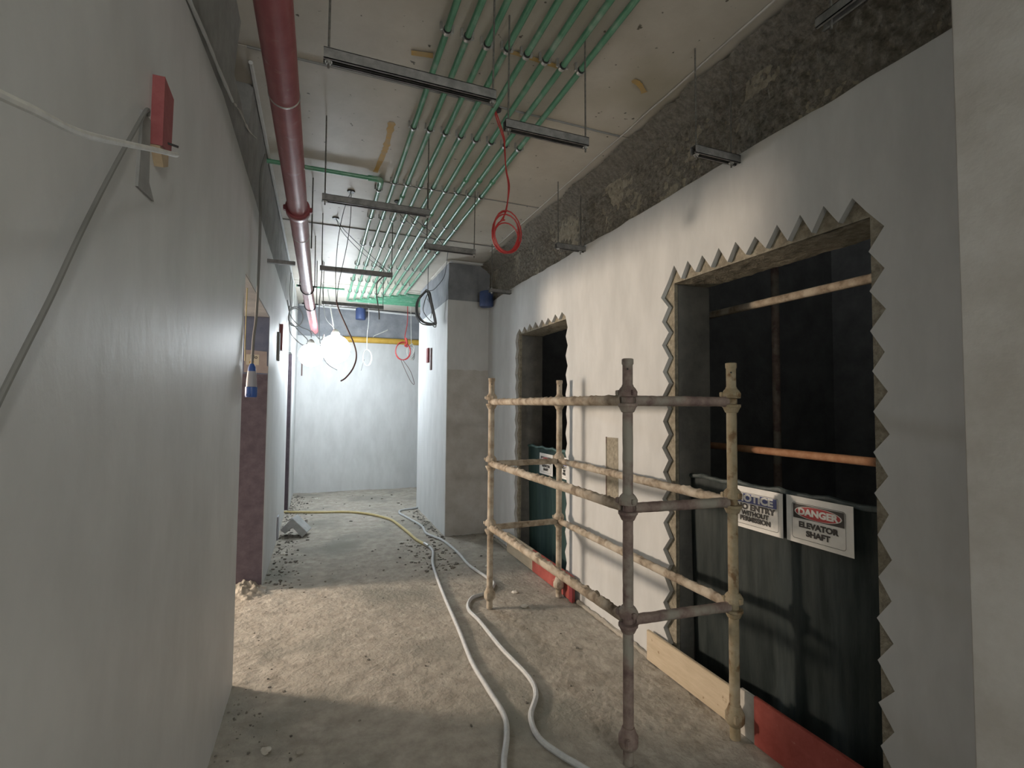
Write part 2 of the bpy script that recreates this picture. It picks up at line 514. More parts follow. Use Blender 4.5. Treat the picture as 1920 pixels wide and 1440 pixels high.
def repair(c):
    t = 0.012*fbm((c.x*6, c.y*6, 0))
    return c
pp = [(1.494, -0.0), (2.03, 0.0)] + [(2.03-0.536*k/12, 2.05+0.025*fbm((k*0.8, 3, 0))) for k in range(13)]
link('render_coat', poly_prism(pp, lambda p: Vector((p[0], 6.026, p[1])), V(0, 0.005, 0)), PLASTER_DUST, cb)

# far wing walls and end wall
we = struct(link('wall_end', BX((-1.0, YE, -0.1), (5.0, YE+0.2, ZP-0.06)), PLASTER), 'end wall of the corridor')
bm = bmesh.new()
grid(bm, (-1.0, YE-0.03, ZP-0.07), (6.0, 0, 0), (0, 0, 0.6), 120, 14, lambda c: c + V(0, -0.01*fbm((c.x*4, c.z*4, 0)), 0))
link('bare_concrete_beam', bm, CONC_BLUE, we, smooth=True)
link('beam_core', BX((-1.0, YE-0.01, ZP-0.07), (5.0, YE+0.2, ZC+0.05)), CONC_BLUE, we)
link('beam_lip', TUBE([(-0.35, YE-0.10, ZC-0.02), (0.8, YE-0.10, ZC-0.04), (1.9, YE-0.10, ZC-0.07)], 0.02, 8), PLASTER, we)
struct(link('wall_wing', BX((4.6, 7.4, -0.1), (4.8, 10, ZC+0.1)), PLASTER))
struct(link('wall_wing_side', BX((2.31, 7.7, -0.1), (4.6, 7.9, ZC+0.1)), PLASTER))

# left wall ---------------------------------------------------------
D1 = (3.245, 4.845, 2.37)
D2 = (7.87, 8.27, 2.36)
corel = [(YB, -0.1), (D1[0], -0.1), (D1[0], D1[2]), (D1[1], D1[2]), (D1[1], -0.1), (D2[0], -0.1), (D2[0], ZC), (3.14, ZC), (3.14, 3.15), (2.6, 3.15), (2.6, ZC), (YB, ZC)]
wl = struct(link('wall_left', poly_prism(corel, yz(XL-0.03), V(-0.18, 0, 0)), CONC_BAND), 'left corridor wall with two doorways')
topl = []
y = D2[0]
while y > YB:
    topl.append((y, ZP + 0.006*fbm((y*3, 9, 0)) + (0.0 if y > 2.4 else -(2.4-y)*0.13 if y > 1.2 else -0.156)))
    y -= 0.05
pll = [(YB, -0.02), (D1[0], -0.02), (D1[0], D1[2]), (D1[1], D1[2]), (D1[1], -0.02), (D2[0], -0.02)] + topl
link('plaster', poly_prism(pll, yz(XL), V(-0.032, 0, 0)), PLASTER_L, wl)
bm = bmesh.new()
def ldisp(c):
    d = 0.006*fbm((c.y*3, c.z*3, 11), 4)
    hole = 0.45 if (2.64 < c.y < 3.12 and c.z > 3.17) else 0
    return Vector((XL - 0.012 + d + (c.z-ZP)*0.07 - hole, c.y, c.z))
grid(bm, (XL, 0.5, ZP-0.18), (0, 9.3, 0), (0, 0, 0.69), 372, 28, ldisp)
grid(bm, (XL, YB, ZP-0.18), (0, 5.12, 0), (0, 0, 0.69), 20, 6, ldisp)
link('bare_concrete_band', bm, CONC_BAND, wl, smooth=True)
pts = [(XL+0.035+0.006*fbm((k, 0, 0)), 2.9+k*0.22, ZC-0.012) for k in range(28)]
link('white_edge_bead', TUBE(pts, 0.012, 6), PLASTER, wl)
pts = smooth_path([(XL+0.004, 1.5, 2.82), (XL+0.004, 1.81, 2.876), (XL+0.006, 2.03, 2.917), (XL+0.008, 2.26, 2.95), (XL+0.008, 2.58, 3.01)], 5)
link('mortar_lip', TUBE(pts, 0.007, 6, vfun=lambda c, d: c+d*0.003*fbm((c.y*25, c.z*25, 0))), PLASTER, wl)
pts = smooth_path([(XL+0.008, 2.58, 3.01), (XL+0.008, 2.85, 3.10), (XL+0.01, 3.13, 3.16), (XL+0.01, 3.65, 3.36)], 6)
link('crack_lip', TUBE(pts, 0.004, 6, vfun=lambda c, d: c+d*0.006*fbm((c.y*25, c.z*25, 0))), PLASTER_DUST, wl)
# dark coated jamb and lintel of the first doorway
link('jamb_coating', BX((XL-0.215, D1[1]-0.006, 0.0), (XL-0.004, D1[1]+0.004, 1.86), 0.0), JAMB_L, wl)
link('jamb_upper', BX((XL-0.215, D1[1]-0.005, 1.86), (XL-0.004, D1[1]+0.004, D1[2]), 0.0), JAMB_U, wl)
link('lintel_soffit', BX((XL-0.215, D1[0], D1[2]-0.006), (XL-0.004, D1[1], D1[2]+0.004)), CONC_BLUE, wl)
bm = bmesh.new()
def mound(c):
    d = math.hypot((c.x+0.53)/0.16, (c.y-4.80)/0.22)
    return Vector((c.x, c.y, -0.02+0.11*math.exp(-d*d)*(1+0.4*fbm((c.x*15, c.y*15, 0)))))
grid(bm, (-0.61, 4.4, 0), (0.24, 0, 0), (0, 0.43, 0), 30, 40, mound)
o = link('dirt_heap', bm, FLOOR, smooth=True)
tag(o, 'small heap of brown dirt at the foot of the dark door jamb', 'dirt', kind='stuff')
# stub of wall behind second doorway
ws = struct(link('wall_left_end', BX((XL-0.14, D2[1], -0.1), (-0.368, YE+0.05, ZC+0.02)), PLASTER), 'end piece of left wall past the second doorway')
link('lintel', BX((XL-0.2, D2[0], D2[2]), (-0.375, D2[1], ZC)), PLASTER, ws)
# side rooms
bm = bmesh.new()
box(bm, (-5.7, 2.5, -0.1), (-5.5, 7.2, 3.45))
box(bm, (-5.6, 2.3, -0.1), (XL-0.21, 2.5, 3.45))
box(bm, (-5.6, 7.0, -0.1), (XL-0.21, 7.2, 3.45))
box(bm, (-5.6, 2.3, 3.3), (XL-0.21, 7.2, 3.45))
struct(link('wall_side_room', bm, ROOM), 'bare room behind the first doorway')
bm = bmesh.new()
box(bm, (-2.2, 7.3, -0.1), (-2.0, 9.9, 3.45))
box(bm, (-2.1, 7.21, -0.1), (XL-0.21, 7.35, 3.45))
box(bm, (-2.1, 9.7, -0.1), (-0.53, 9.9, 3.45))
box(bm, (-2.1, 7.21, 3.3), (XL-0.21, 9.9, 3.45))
struct(link('wall_store_room', bm, CONC_BAND), 'dim room behind the second doorway')
link('dark_frame', BX((XL-0.17, D2[1]-0.03, 0), (XL+0.03, D2[1]+0.0, D2[2])), JAMB_L, ws)

# ------------------------------------------------------------------ scaffold
SX, SY = (1.325, 1.935), (1.935, 3.80)
LV = (0.63, 1.135, 1.63)
sf = thing('scaffold_frame', 'rusty mortar-crusted tube scaffold bay standing on the floor before the lift openings', 'scaffold', (1.63, 2.87, 0))
so = sf.location
posts = {'A': (1.308, 3.79, SCAF), 'B': (1.340, 1.948, SCAF_D), 'C': (1.922, 1.905, SCAF_Y), 'D': (1.930, 3.812, SCAF)}
def cup(z, x, y, mt, par, which):
    bm = bmesh.new()
    if which == 'bottom':
        rings_lathe(bm, [(0.026, -0.055), (0.030, -0.052), (0.040, -0.030), (0.044, -0.026), (0.044, -0.014), (0.030, -0.012)], (x, y, z))
    else:
        rings_lathe(bm, [(0.030, 0.016), (0.043, 0.018), (0.045, 0.040), (0.036, 0.056), (0.027, 0.066)], (x, y, z))
        for k in range(3):
            a = k*2.1+0.5
            c = V(x+0.044*math.cos(a), y+0.044*math.sin(a), z+0.036)
            box(bm, c-V(0.010, 0.010, 0.012), c+V(0.010, 0.010, 0.012), 0.003)
    return link(which+'_cup', bm, mt, par, so)
for kname, (x, y, mt) in posts.items():
    rf = lambda t, a: 0.0242 + 0.0012*fbm((t*40, math.cos(a)*1.5, math.sin(a)*1.5+x), 3)
    lean = 0.0
    pts = [(x, y, 0.0+1.63*k/60) for k in range(61)]
    bm = TUBE(pts, 0.024, 16, rfun=rf)
    # spigot and top pin
    rings_lathe(bm, [(0.027, 1.62), (0.027, 1.70), (0.0235, 1.705), (0.0235, 1.795), (0.027, 1.80), (0.027, 1.822), (0.021, 1.825)], (x, y, 0))
    ob = link('standard', bm, mt, sf, so, smooth=True)
    bm = bmesh.new()
    n = V(-x, -y, 0).normalized()
    p = V(x, y, 1.775) + n*0.0205
    sweep(bm, [p, p+n*0.004], 0.0045, 8)
    link('pin_hole', bm, SIGN_BLACK, ob, so)
    for z in LV:
        cup(z, x, y, mt, ob, 'bottom')
        cup(z, x, y, mt, ob, 'top')
    bm = bmesh.new()
    rings_lathe(bm, [(0.026, 0.06), (0.040, 0.075), (0.045, 0.085), (0.045, 0.12), (0.036, 0.135), (0.027, 0.16)], (x, y, 0), seg=14)
    for k in range(2):
        a = k*math.pi+0.9
        c = V(x+0.043*math.cos(a), y+0.043*math.sin(a), 0.11)
        box(bm, c-V(0.010, 0.010, 0.02), c+V(0.010, 0.010, 0.02), 0.003)
    link('base_cup', bm, mt, ob, so, smooth=True)
def ledger(a, b, z, mt, crust, tag_=None):
    p0, p1 = V(posts[a][0], posts[a][1], z), V(posts[b][0], posts[b][1], z)
    d = (p1-p0).normalized()
    L_ = (p1-p0).length
    n = int(L_/0.012)
    pts = [p0+d*(0.03+(L_-0.06)*k/n) for k in range(n+1)]
    def vf(co, dr):
        f = max(0, dr.z+0.25)
        c = abs(fbm((co.x*20, co.y*20, co.z*9+dr.x*0.6), 4))
        base = 0.0015*fbm((co.x*30, co.y*30, co.z*30), 3)
        return co + dr*(base + crust*f*c)
    bm = TUBE(pts, 0.0235, 14, vfun=vf)
    for e, s in ((p0, 1), (p1, -1)):      # ledger blades hooked into the cups
        c = e + d*s*0.036
        box(bm, c-V(0.014, 0.014, 0.026), c+V(0.014, 0.014, 0.026), 0.004)
    link('ledger', bm, mt, sf, so, smooth=True)
for z in LV:
    ledger('A', 'B', z, SCAF, 0.016 if z < 1.5 else 0.008)
    ledger('D', 'C', z, SCAF, 0.010 if z < 1.5 else 0.003)
    ledger('A', 'D', z, SCAF, 0.003)
    ledger('B', 'C', z, SCAF_D, 0.002)

# ------------------------------------------------------------------ red pipe
rp = thing('sprinkler_main_pipe', 'long dark red painted steel pipe slung under the ceiling along the left wall', 'pipe', (-0.15, 1.2, 2.85))
ro = rp.location
RPp = lambda y: V(-0.158 + 0.006*(y-1.6) + (0.012*(y-5.9) if y > 5.9 else 0), y, 2.85)
def ring_on_pipe(name, y, r, wdt, m, par=rp):
    c = RPp(y)
    bm = bmesh.new()
    rings_lathe(bm, [(r*0.97, -wdt/2), (r, -wdt/2+0.003), (r, wdt/2-0.003), (r*0.97, wdt/2)], c, 'y', 32)
    return link(name, bm, m, par, ro, smooth=True)
link('pipe', TUBE([RPp(y) for y in (-1.5, 0, 1.6, 3.4, 5.9, 7.5, 9.0)], 0.0585, 32), RED_PIPE, rp, ro, smooth=True)
ring_on_pipe('weld_ring', 2.15, 0.061, 0.010, ZINC)
cp = ring_on_pipe('grooved_coupling', 3.42, 0.074, 0.075, RED_DARK)
for s in (-1, 1):
    c = RPp(3.42)
    bm = BX(c+V(s*0.068-0.018, -0.02, -0.016), c+V(s*0.068+0.018, 0.02, 0.016), 0.004)
    link('coupling_bolt', bm, RED_DARK, cp, ro)
ring_on_pipe('weld_ring', 3.93, 0.061, 0.008, ZINC)
ring_on_pipe('end_cap', 9.0, 0.062, 0.02, RED_DARK)
for y in (5.75, 6.75):
    c = RPp(y)
    bm = bmesh.new()
    arc = [c+V(0.066*math.cos(a), 0, 0.066*math.sin(a)) for a in [math.pi + math.pi*k/14 for k in range(15)]]
    sweep(bm, [arc[0]+V(0, 0, 0.03)]+arc+[arc[-1]+V(0, 0, 0.03)], 0.006, 8)
    for s in (-1, 1):
        box(bm, c+V(s*0.075-0.022, -0.02, 0.015), c+V(s*0.075+0.022, 0.02, 0.03), 0.003)
    hc = link('pipe_clamp', bm, STEEL_D, rp, ro)
    link('hanger_rod', TUBE([c+V(0.075, 0, 0.03), c+V(0.07, -0.02, ZC-2.85)], 0.005, 8), ROD, hc, ro)
    link('hanger_rod', TUBE([c+V(-0.075, 0, 0.03), c+V(-0.075, 0, ZC-2.85)], 0.005, 8), ROD, hc, ro)
for y in (4.25,):
    c = RPp(y)
    bm = TUBE([c+V(0.066, 0, 0.0), c+V(0.066, 0, 0.25), c+V(0.066, 0.0, ZC-2.85)], 0.005, 8)
    link('hanger_rod', bm, ROD, rp, ro)
# wall stub bracket under the pipe
o = link('wall_bracket', BX((XL-0.01, 4.45, 2.755), (-0.2, 4.49, 2.786), 0.003), STRUT)
tag(o, 'short grey steel channel stub poking from the left wall under the red pipe', 'bracket')

# ------------------------------------------------------------------ green pipes
PX = [0.432, 0.535, 0.637, 0.742, 0.846, 0.952, 1.058, 1.162, 1.266]
PR = 0.0165
ZPI = ZC-0.036
ROWS = [0.6, 1.43, 2.27, 3.14, 4.0, 4.84, 5.71, 6.57, 7.42, 8.2]
def clamp(x, y, par, og, axis='y'):
    bm = bmesh.new()
    arc = [V(x+0.0195*math.cos(a), y, ZPI+0.0195*math.sin(a)) for a in [math.pi + math.pi*k/10 for k in range(11)]]
    for a0, a1 in zip(arc[:-1], arc[1:]):
        pass
    prev = None
    for p in arc:
        dn = (p-V(x, y, ZPI)).normalized()
        q = [bm.verts.new(p+V(0, s, 0)) for s in (-0.009, 0.009)] + [bm.verts.new(p+dn*0.003+V(0, s, 0)) for s in (0.009, -0.009)]
        if prev:
            for k in range(4):
                bm.faces.new((prev[k], prev[(k+1) % 4], q[(k+1) % 4], q[k]))
        prev = q
    for s in (-1, 1):
        box(bm, (x+s*0.028-0.006, y-0.007, ZPI-0.006), (x+s*0.028+0.006, y+0.007, ZC+0.001), 0.002)
        box(bm, (x+s*0.022-0.004, y-0.009, ZPI-0.002), (x+s*0.022+0.004, y+0.009, ZPI+0.004))
    c = link('clamp', bm, ZINC, par, og)
    bm = bmesh.new()
    rings_lathe(bm, [(0.0185, -0.009), (0.0188, 0.009)], (x, y-0.008, ZPI), 'y', 14)
    link('rubber_lining', bm, BLACK_RUB, c, og)
order = ['first (leftmost)', 'second from the left', 'third from the left', 'fourth from the left', 'fifth from the left (middle)',
         'fourth from the right', 'third from the right', 'second from the right', 'rightmost']
for i, x in enumerate(PX):
    yt = 8.92 - 0.108*i
    g = thing('green_pipe', 'thin green ceiling pipe, %s of the nine parallel runs' % order[i], 'pipe', (x, 2.0, ZPI), 'green ceiling pipes')
    og = g.location
    if i == 0:
        path = [(XL+0.01, 4.0, ZPI), (0.35, 4.0, ZPI), (0.40, 4.003, ZPI), (0.425, 4.02, ZPI), (x, 4.06, ZPI)]
        bm = bmesh.new()
        sweep(bm, smooth_path([(0.33, 4.0, ZPI), (0.40, 4.0, ZPI), (0.425, 4.008, ZPI), (x, 4.04, ZPI), (x, 4.12, ZPI)], 5), 0.0225, 14)
        link('elbow', bm, GREEN, g, og, smooth=True)
    else:
        path = [(x, YB+0.3, ZPI)]
    path += [(x, yt-0.05, ZPI), (x+0.012, yt-0.012, ZPI), (x+0.05, yt, ZPI), (2.6, yt, ZPI)]
    sag = []
    P_ = [Vector(p) for p in path]
    for a, b in zip(P_[:-1], P_[1:]):
        L_ = (b-a).length
        n = max(1, int(L_/0.25))
        for k in range(n):
            p = a.lerp(b, k/n)
            if L_ > 1 and k > 0:
                p = p + V(0.004*fbm((p.y*0.9, i*3.1, 0)), 0, 0.003*fbm((p.y*0.9, i*3.1, 7)))
            sag.append(p)
    sag.append(P_[-1])
    link('pipe', TUBE(sag, PR, 12), GREEN, g, og, smooth=True)
    for y in ROWS:
        if y > yt-0.1 or (i == 0 and y < 4.1) or y < 1.5:
            continue
        clamp(x, y + (0.17 if (i == 0 and y < 4.2) else 0) + random.uniform(-0.01, 0.01), g, og)
    if i == 0:
        clamp(x, 4.19, g, og)
    for y in {1: [4.5], 2: [4.25], 5: [4.9, 4.55], 6: [3.75], 7: [3.72], 8: [3.7], 4: [5.2]}.get(i, []):
        bm = bmesh.new()
        rings_lathe(bm, [(0.0195, -0.022), (0.0210, -0.02), (0.0210, 0.02), (0.0195, 0.022)], (x, y, ZPI), 'y', 14)
        link('coupling_socket', bm, GREEN, g, og, smooth=True)
    bm = bmesh.new()
    rings_lathe(bm, [(0.020, -0.02), (0.0215, -0.018), (0.0215, 0.018), (0.020, 0.02)], (x+0.055, yt, ZPI), 'x', 14)
    link('elbow_socket', bm, GREEN, g, og, smooth=True)
g2 = thing('green_branch_pipe', 'short green pipe crossing the ceiling beyond the red pipe clamps', 'pipe', (0.1, 8.1, ZPI))
link('pipe', TUBE([(-0.34, 8.1, ZPI), (0.0, 8.1, ZPI), (0.33, 8.1, ZPI)], PR, 12), GREEN, g2, g2.location, smooth=True)
link('end_socket', TUBE([(0.31, 8.1, ZPI), (0.35, 8.1, ZPI)], 0.021, 12), GREEN, g2, g2.location, smooth=True)

# ------------------------------------------------------------------ strut trapeze hangers
def trapeze(x0, x1, y, z, label, rods=None, group='steel channel hangers on threaded rods'):
    t = thing('channel_hanger', label, 'hanger', ((x0+x1)/2, y, z), group)
    og = t.location
    bm = bmesh.new()
    W, H, T = 0.0205, 0.021, 0.0028
    # C section, open side up-facing slot toward the camera: modelled as back, two flanges and two lips
    box(bm, (x0, y-W, z-H), (x1, y-W+T, z+H))
    box(bm, (x0, y+W-T, z-H), (x1, y+W, z+H))
    box(bm, (x0, y-W, z-H), (x1, y+W, z-H+T) if False else (x1, y-0.009, z-H+T))
    box(bm, (x0, y+0.009, z-H), (x1, y+W, z-H+T))
    box(bm, (x0, y-W, z+H-T), (x1, y+W, z+H))
    box(bm, (x0, y-0.011, z-H), (x1, y-0.009, z-H+0.008))
    box(bm, (x0, y+0.009, z-H), (x1, y+0.011, z-H+0.008))
    link('channel', bm, STRUT, t, og)
    for xr in (rods or (x0+0.018, x1-0.008)):
        bm = TUBE([(xr, y, z-0.045), (xr+random.uniform(-0.004, 0.004), y+random.uniform(-0.004, 0.004), ZC+0.002)], 0.0042, 8)
        rd = link('threaded_rod', bm, ROD, t, og)
        bm = bmesh.new()
        rings_lathe(bm, [(0.009, -0.031), (0.009, -0.0225), (0.014, -0.0225), (0.014, -0.0205)], (xr, y, z), seg=12)
        link('nut', bm, ZINC, rd, og)
        bm = bmesh.new()
        rings_lathe(bm, [(0.009, 0.022), (0.009, 0.031)], (xr, y, z), seg=6)
        link('nut', bm, ZINC, rd, og)
    return t
trapeze(-0.01, 0.665, 1.926, 2.9, 'long steel channel hanger nearest the camera, left of the green pipes')
trapeze(-0.005, 0.675, 3.29, 2.9, 'steel channel hanger, second of the left row, beside the red pipe coupling')
trapeze(-0.01, 0.668, 5.02, 2.9, 'steel channel hanger, third of the left row, with wires tied to its right end')
trapeze(0.02, 0.79, 6.75, 2.9, 'steel channel hanger, farthest of the left row, just before the turned green pipes')
trapeze(0.775, 1.21, 2.10, 2.9, 'short steel channel hanger below the green pipes beside the red wire')
trapeze(0.785, 1.215, 3.99, 2.9, 'short thin steel channel hanger below the green pipes, left of the red wire coil')
trapeze(1.735, 2.035, 1.95, 2.9, 'short channel bracket against the rough wall band above the big lift opening', (1.755, 1.985))
trapeze(1.765, 2.035, 3.56, 2.9, 'short channel bracket against the rough wall band, middle of the wall row', (1.785, 1.99))
trapeze(1.77, 2.035, 5.25, 2.9, 'short channel bracket by the blue sleeve near the column corner', (1.80,))
t = thing('channel_hanger', 'channel running lengthwise under the rough band at the top edge, by the near pier', 'hanger', (1.56, 0.85, 2.9), 'steel channel hangers on threaded rods')
bm = bmesh.new()
box(bm, (1.538, 0.5, 2.885), (1.541, 1.14, 2.92))
box(bm, (1.578, 0.5, 2.885), (1.581, 1.14, 2.92))
box(bm, (1.538, 0.5, 2.917), (1.581, 1.14, 2.92))
box(bm, (1.538, 0.5, 2.885), (1.549, 1.14, 2.888))
box(bm, (1.570, 0.5, 2.885), (1.581, 1.14, 2.888))
link('channel', bm, STRUT, t, t.location)
for yy in (0.6, 1.10):
    link('threaded_rod', TUBE([(1.56, yy, 2.86), (1.56, yy, ZC+0.002)], 0.0042, 8), ROD, t, t.location)

# ------------------------------------------------------------------ lamps
def bulb(name, c, r, watts, label, cable):
    t = thing(name, label, 'lamp', c, 'lit bulbs on the festoon cable')
    og = t.location
    c = Vector(c)
    bm = bmesh.new()
    prof = []
    for k in range(17):
        a = -math.pi/2 + math.pi*0.86*k/16
        prof.append((r*math.cos(a), r*math.sin(a)))
    rings_lathe(bm, prof, c, 'z', 32)  # globe drawn oversized, glare around the bulb put into its shape
    glow = emis('lit_bulb_glass', (0.86, 0.94, 1.0), watts/(4*math.pi**2*r*r))
    link('bulb_glass', bm, glow, t, og, smooth=True)
    bm = bmesh.new()
    rings_lathe(bm, [(r*0.30, r*0.9), (r*0.30, r*1.1), (r*0.2, r*1.3), (0.01, r*1.4)], c, 'z', 20)
    link('socket', bm, WHITE_PAINT, t, og, smooth=True)
    link('cable', TUBE(smooth_path(cable, 6), 0.006, 8), GREY_WIRE, t, og, smooth=True)
    return t
B1 = V(-0.091, 6.6, 2.208)
B2 = V(0.236, 8.15, 2.462)
bulb('festoon_bulb', B1, 0.143, BULB_W[0], 'smaller glowing white bulb hanging below the end of the red pipe',
     [B1+V(0, 0, 0.22), B1+V(-0.02, 0, 0.30), B1+V(-0.14, 0.05, 0.36), B1+V(-0.25, 0.1, 0.50), (XL+0.03, 6.75, 2.90)])
bulb('festoon_bulb', B2, 0.222, BULB_W[1], 'largest, brightest white bulb hanging before the end wall',
     [B2+V(0, 0, 0.30), B2+V(-0.06, -0.05, 0.36), B2+V(-0.16, -0.1, 0.5), (0.02, 7.9, 3.42)])

def wire(name, pts, r, m, label, cat='cable', n=6, group=None):
    o = link(name, TUBE(smooth_path(pts, n), r, 8), m, None, tuple(pts[0]), smooth=True)
    return tag(o, label, cat, group)
wire('festoon_cable', [B1+V(0.0, 0.0, 0.3), B1+V(0.07, 0.1, 0.24), B1+V(0.12, 0.2, 0.22), B2+V(-0.17, -0.1, 0.2), B2+V(-0.2, -0.2, -0.05), B2+V(-0.12, -0.24, -0.24), B2+V(0.03, -0.24, -0.34)], 0.007, GREY_WIRE,
     'grey festoon cable looping from the small bulb under the large bulb')
wire('white_tie_strap', [(0.10, 8.15, 3.42), (0.18, 8.15, 2.95), (0.215, 8.15, 2.76)], 0.009, WHITE_WIRE, 'white strap hanging from the ceiling to the large bulb')

# ------------------------------------------------------------------ coils and loose wires
def coil_pts(c, rx, rz, turns, yj=0.01, n=20, rot=0.0):
    out = []
    for k in range(int(turns*n)+1):
        a = 2*math.pi*k/n + math.pi/2
        j = k/n
        x = (rx+0.008*math.sin(j*4.1))*math.cos(a) + 0.006*math.sin(j*9)
        z = (rz+0.008*math.cos(j*3.3))*math.sin(a)
        out.append(Vector(c) + V(x*math.cos(rot)-z*math.sin(rot), yj*math.sin(j*2.3), x*math.sin(rot)+z*math.cos(rot)))
    return out
t = thing('red_wire_coil', 'coil of red wire hanging from a hole in the ceiling by the green pipes', 'wire', (1.0, 2.8, 3.42))
og = t.location
cc = V(1.052, 2.8, 2.66)
link('coil', TUBE(coil_pts(cc, 0.088, 0.125, 2.9, 0.012), 0.0045, 8), RED_WIRE, t, og, smooth=True)
link('coil', TUBE(coil_pts(cc+V(0.004, 0.012, -0.02), 0.078, 0.095, 1.7, 0.008, rot=0.1), 0.0045, 8), RED_WIRE, t, og, smooth=True)
link('feed_wire', TUBE(smooth_path([(0.965, 2.8, 3.42), (0.98, 2.8, 3.36), (1.02, 2.8, 3.26), (1.035, 2.8, 3.20), (1.045, 2.8, 3.05), (1.062, 2.8, 2.95), (1.050, 2.8, 2.80), (1.01, 2.8, 2.72)], 6), 0.004, 8), RED_WIRE, t, og, smooth=True)
link('feed_wire', TUBE(smooth_path([(0.975, 2.81, 3.42), (1.035, 2.81, 3.26), (1.038, 2.81, 3.18), (1.05, 2.81, 3.06), (1.072, 2.81, 2.96), (1.058, 2.81, 2.84), (1.03, 2.8, 2.74)], 6), 0.004, 8), RED_WIRE, t, og, smooth=True)
bm = bmesh.new()
rings_lathe(bm, [(0.028, -0.014), (0.028, 0.004)], (0.985, 2.81, ZC), seg=16)
link('ceiling_box', bm, STEEL_D, t, og)

# dark cable coil by the column
t = thing('dark_cable_coil', 'big grey-black cable coil hung from a rod beside the column', 'cable', (1.27, 6.3, 3.08))
og = t.location
cdef = [(1.27, 3.08), (1.19, 2.98), (1.155, 2.86), (1.17, 2.75), (1.24, 2.675), (1.33, 2.655), (1.40, 2.66), (1.405, 2.68), (1.375, 2.82), (1.335, 2.98), (1.31, 3.06), (1.27, 3.08)]
for k in range(5):
    pts = [(x+0.012*math.sin(k*2.1+i*0.5), 6.3+0.02*k+0.01*math.sin(i+k), z+0.010*math.cos(k*1.7+i*0.6)) for i, (x, z) in enumerate(cdef)]
    link('cable_loop', TUBE(smooth_path(pts, 5), 0.008, 8), DARK_WIRE if k % 2 else GREY_WIRE, t, og, smooth=True)
link('loose_strand', TUBE(smooth_path([(1.30, 6.3, 3.07), (1.245, 6.29, 2.92), (1.24, 6.3, 2.80), (1.33, 6.3, 2.69), (1.39, 6.3, 2.665)], 6), 0.005, 8), GREY_WIRE, t, og, smooth=True)
link('loose_strand', TUBE(smooth_path([(1.28, 6.28, 2.97), (1.34, 6.28, 2.86), (1.33, 6.28, 2.72)], 6), 0.004, 8), GREY_WIRE, t, og, smooth=True)
link('end_loop', TUBE(smooth_path([(1.355, 6.3, 2.655), (1.37, 6.3, 2.62), (1.40, 6.3, 2.615), (1.405, 6.3, 2.655)], 6), 0.006, 8), GREY_WIRE, t, og, smooth=True)
link('hanging_rod', TUBE([(1.29, 6.3, 3.07), (1.292, 6.3, ZC+0.002)], 0.0045, 8), ROD, t, og)
link('feed_cable', TUBE(smooth_path([(1.30, 6.3, 3.08), (1.36, 6.25, 3.09), (1.44, 6.1, 3.20), (1.45, 6.0, 3.30), (1.40, 5.7, ZC)], 6), 0.004, 8), DARK_WIRE, t, og, smooth=True)

def rosette(x, y, strands, label, m=DARK_WIRE, r=0.0028):
    t = thing('ceiling_wire_drop', label, 'wire', (x, y, ZC))
    og = t.location
    bm = bmesh.new()
    rings_lathe(bm, [(0.030, -0.008), (0.034, 0.003)], (x, y, ZC), seg=16)
    link('box_cover', bm, STEEL_D, t, og)
    for s in strands:
        link('wire_strand', TUBE(smooth_path([(x, y, ZC)]+s, 6), r, 6), s_m(s, m), t, og, smooth=True)
    return t
def s_m(s, m):
    return m
rosette(0.225, 4.40, [[(0.17, 4.38, 3.25), (0.13, 4.36, 3.0), (0.115, 4.35, 2.7), (0.125, 4.35, 2.45)],
                      [(0.225, 4.38, 3.2), (0.20, 4.36, 2.95), (0.14, 4.35, 2.6), (0.13, 4.35, 2.46)]],
        'pair of thin dark wires dropping from a round ceiling box left of the green pipes')
wire('brown_hanging_wire', [(0.125, 4.35, 2.47), (0.15, 4.33, 2.38), (0.21, 4.3, 2.24), (0.27, 4.28, 2.10), (0.29, 4.27, 2.0), (0.265, 4.25, 1.90), (0.21, 4.23, 1.82), (0.17, 4.22, 1.79)], 0.006, BROWN_WIRE,
     'thick brown wire curving down beside the large bulb, its end cut', 'wire')
rosette(0.123, 5.10, [[(0.20, 5.08, 3.28), (0.40, 5.05, 3.08), (0.60, 5.02, 2.93)], [(0.22, 5.08, 3.30), (0.44, 5.05, 3.10), (0.64, 5.02, 2.93)]],
        'thin wires slanting from a ceiling box to the third channel hanger')
rosette(0.63, 4.46, [[(0.64, 4.5, 3.36), (0.72, 4.55, 3.30), (0.90, 4.6, 3.22), (1.05, 4.6, 3.15)], [(0.69, 4.5, 3.37), (0.85, 4.55, 3.29), (1.0, 4.6, 3.22), (1.14, 4.6, 3.08)]],
        'thin wires drooping from a ceiling box among the green pipes')
wire('short_drop_wire', [(0.585, 5.0, 2.88), (0.52, 4.98, 2.80), (0.515, 4.98, 2.68), (0.54, 4.98, 2.52), (0.545, 4.98, 2.44)], 0.006, GREY_WIRE, 'short grey wire hanging from the right end of the third channel hanger', 'wire')

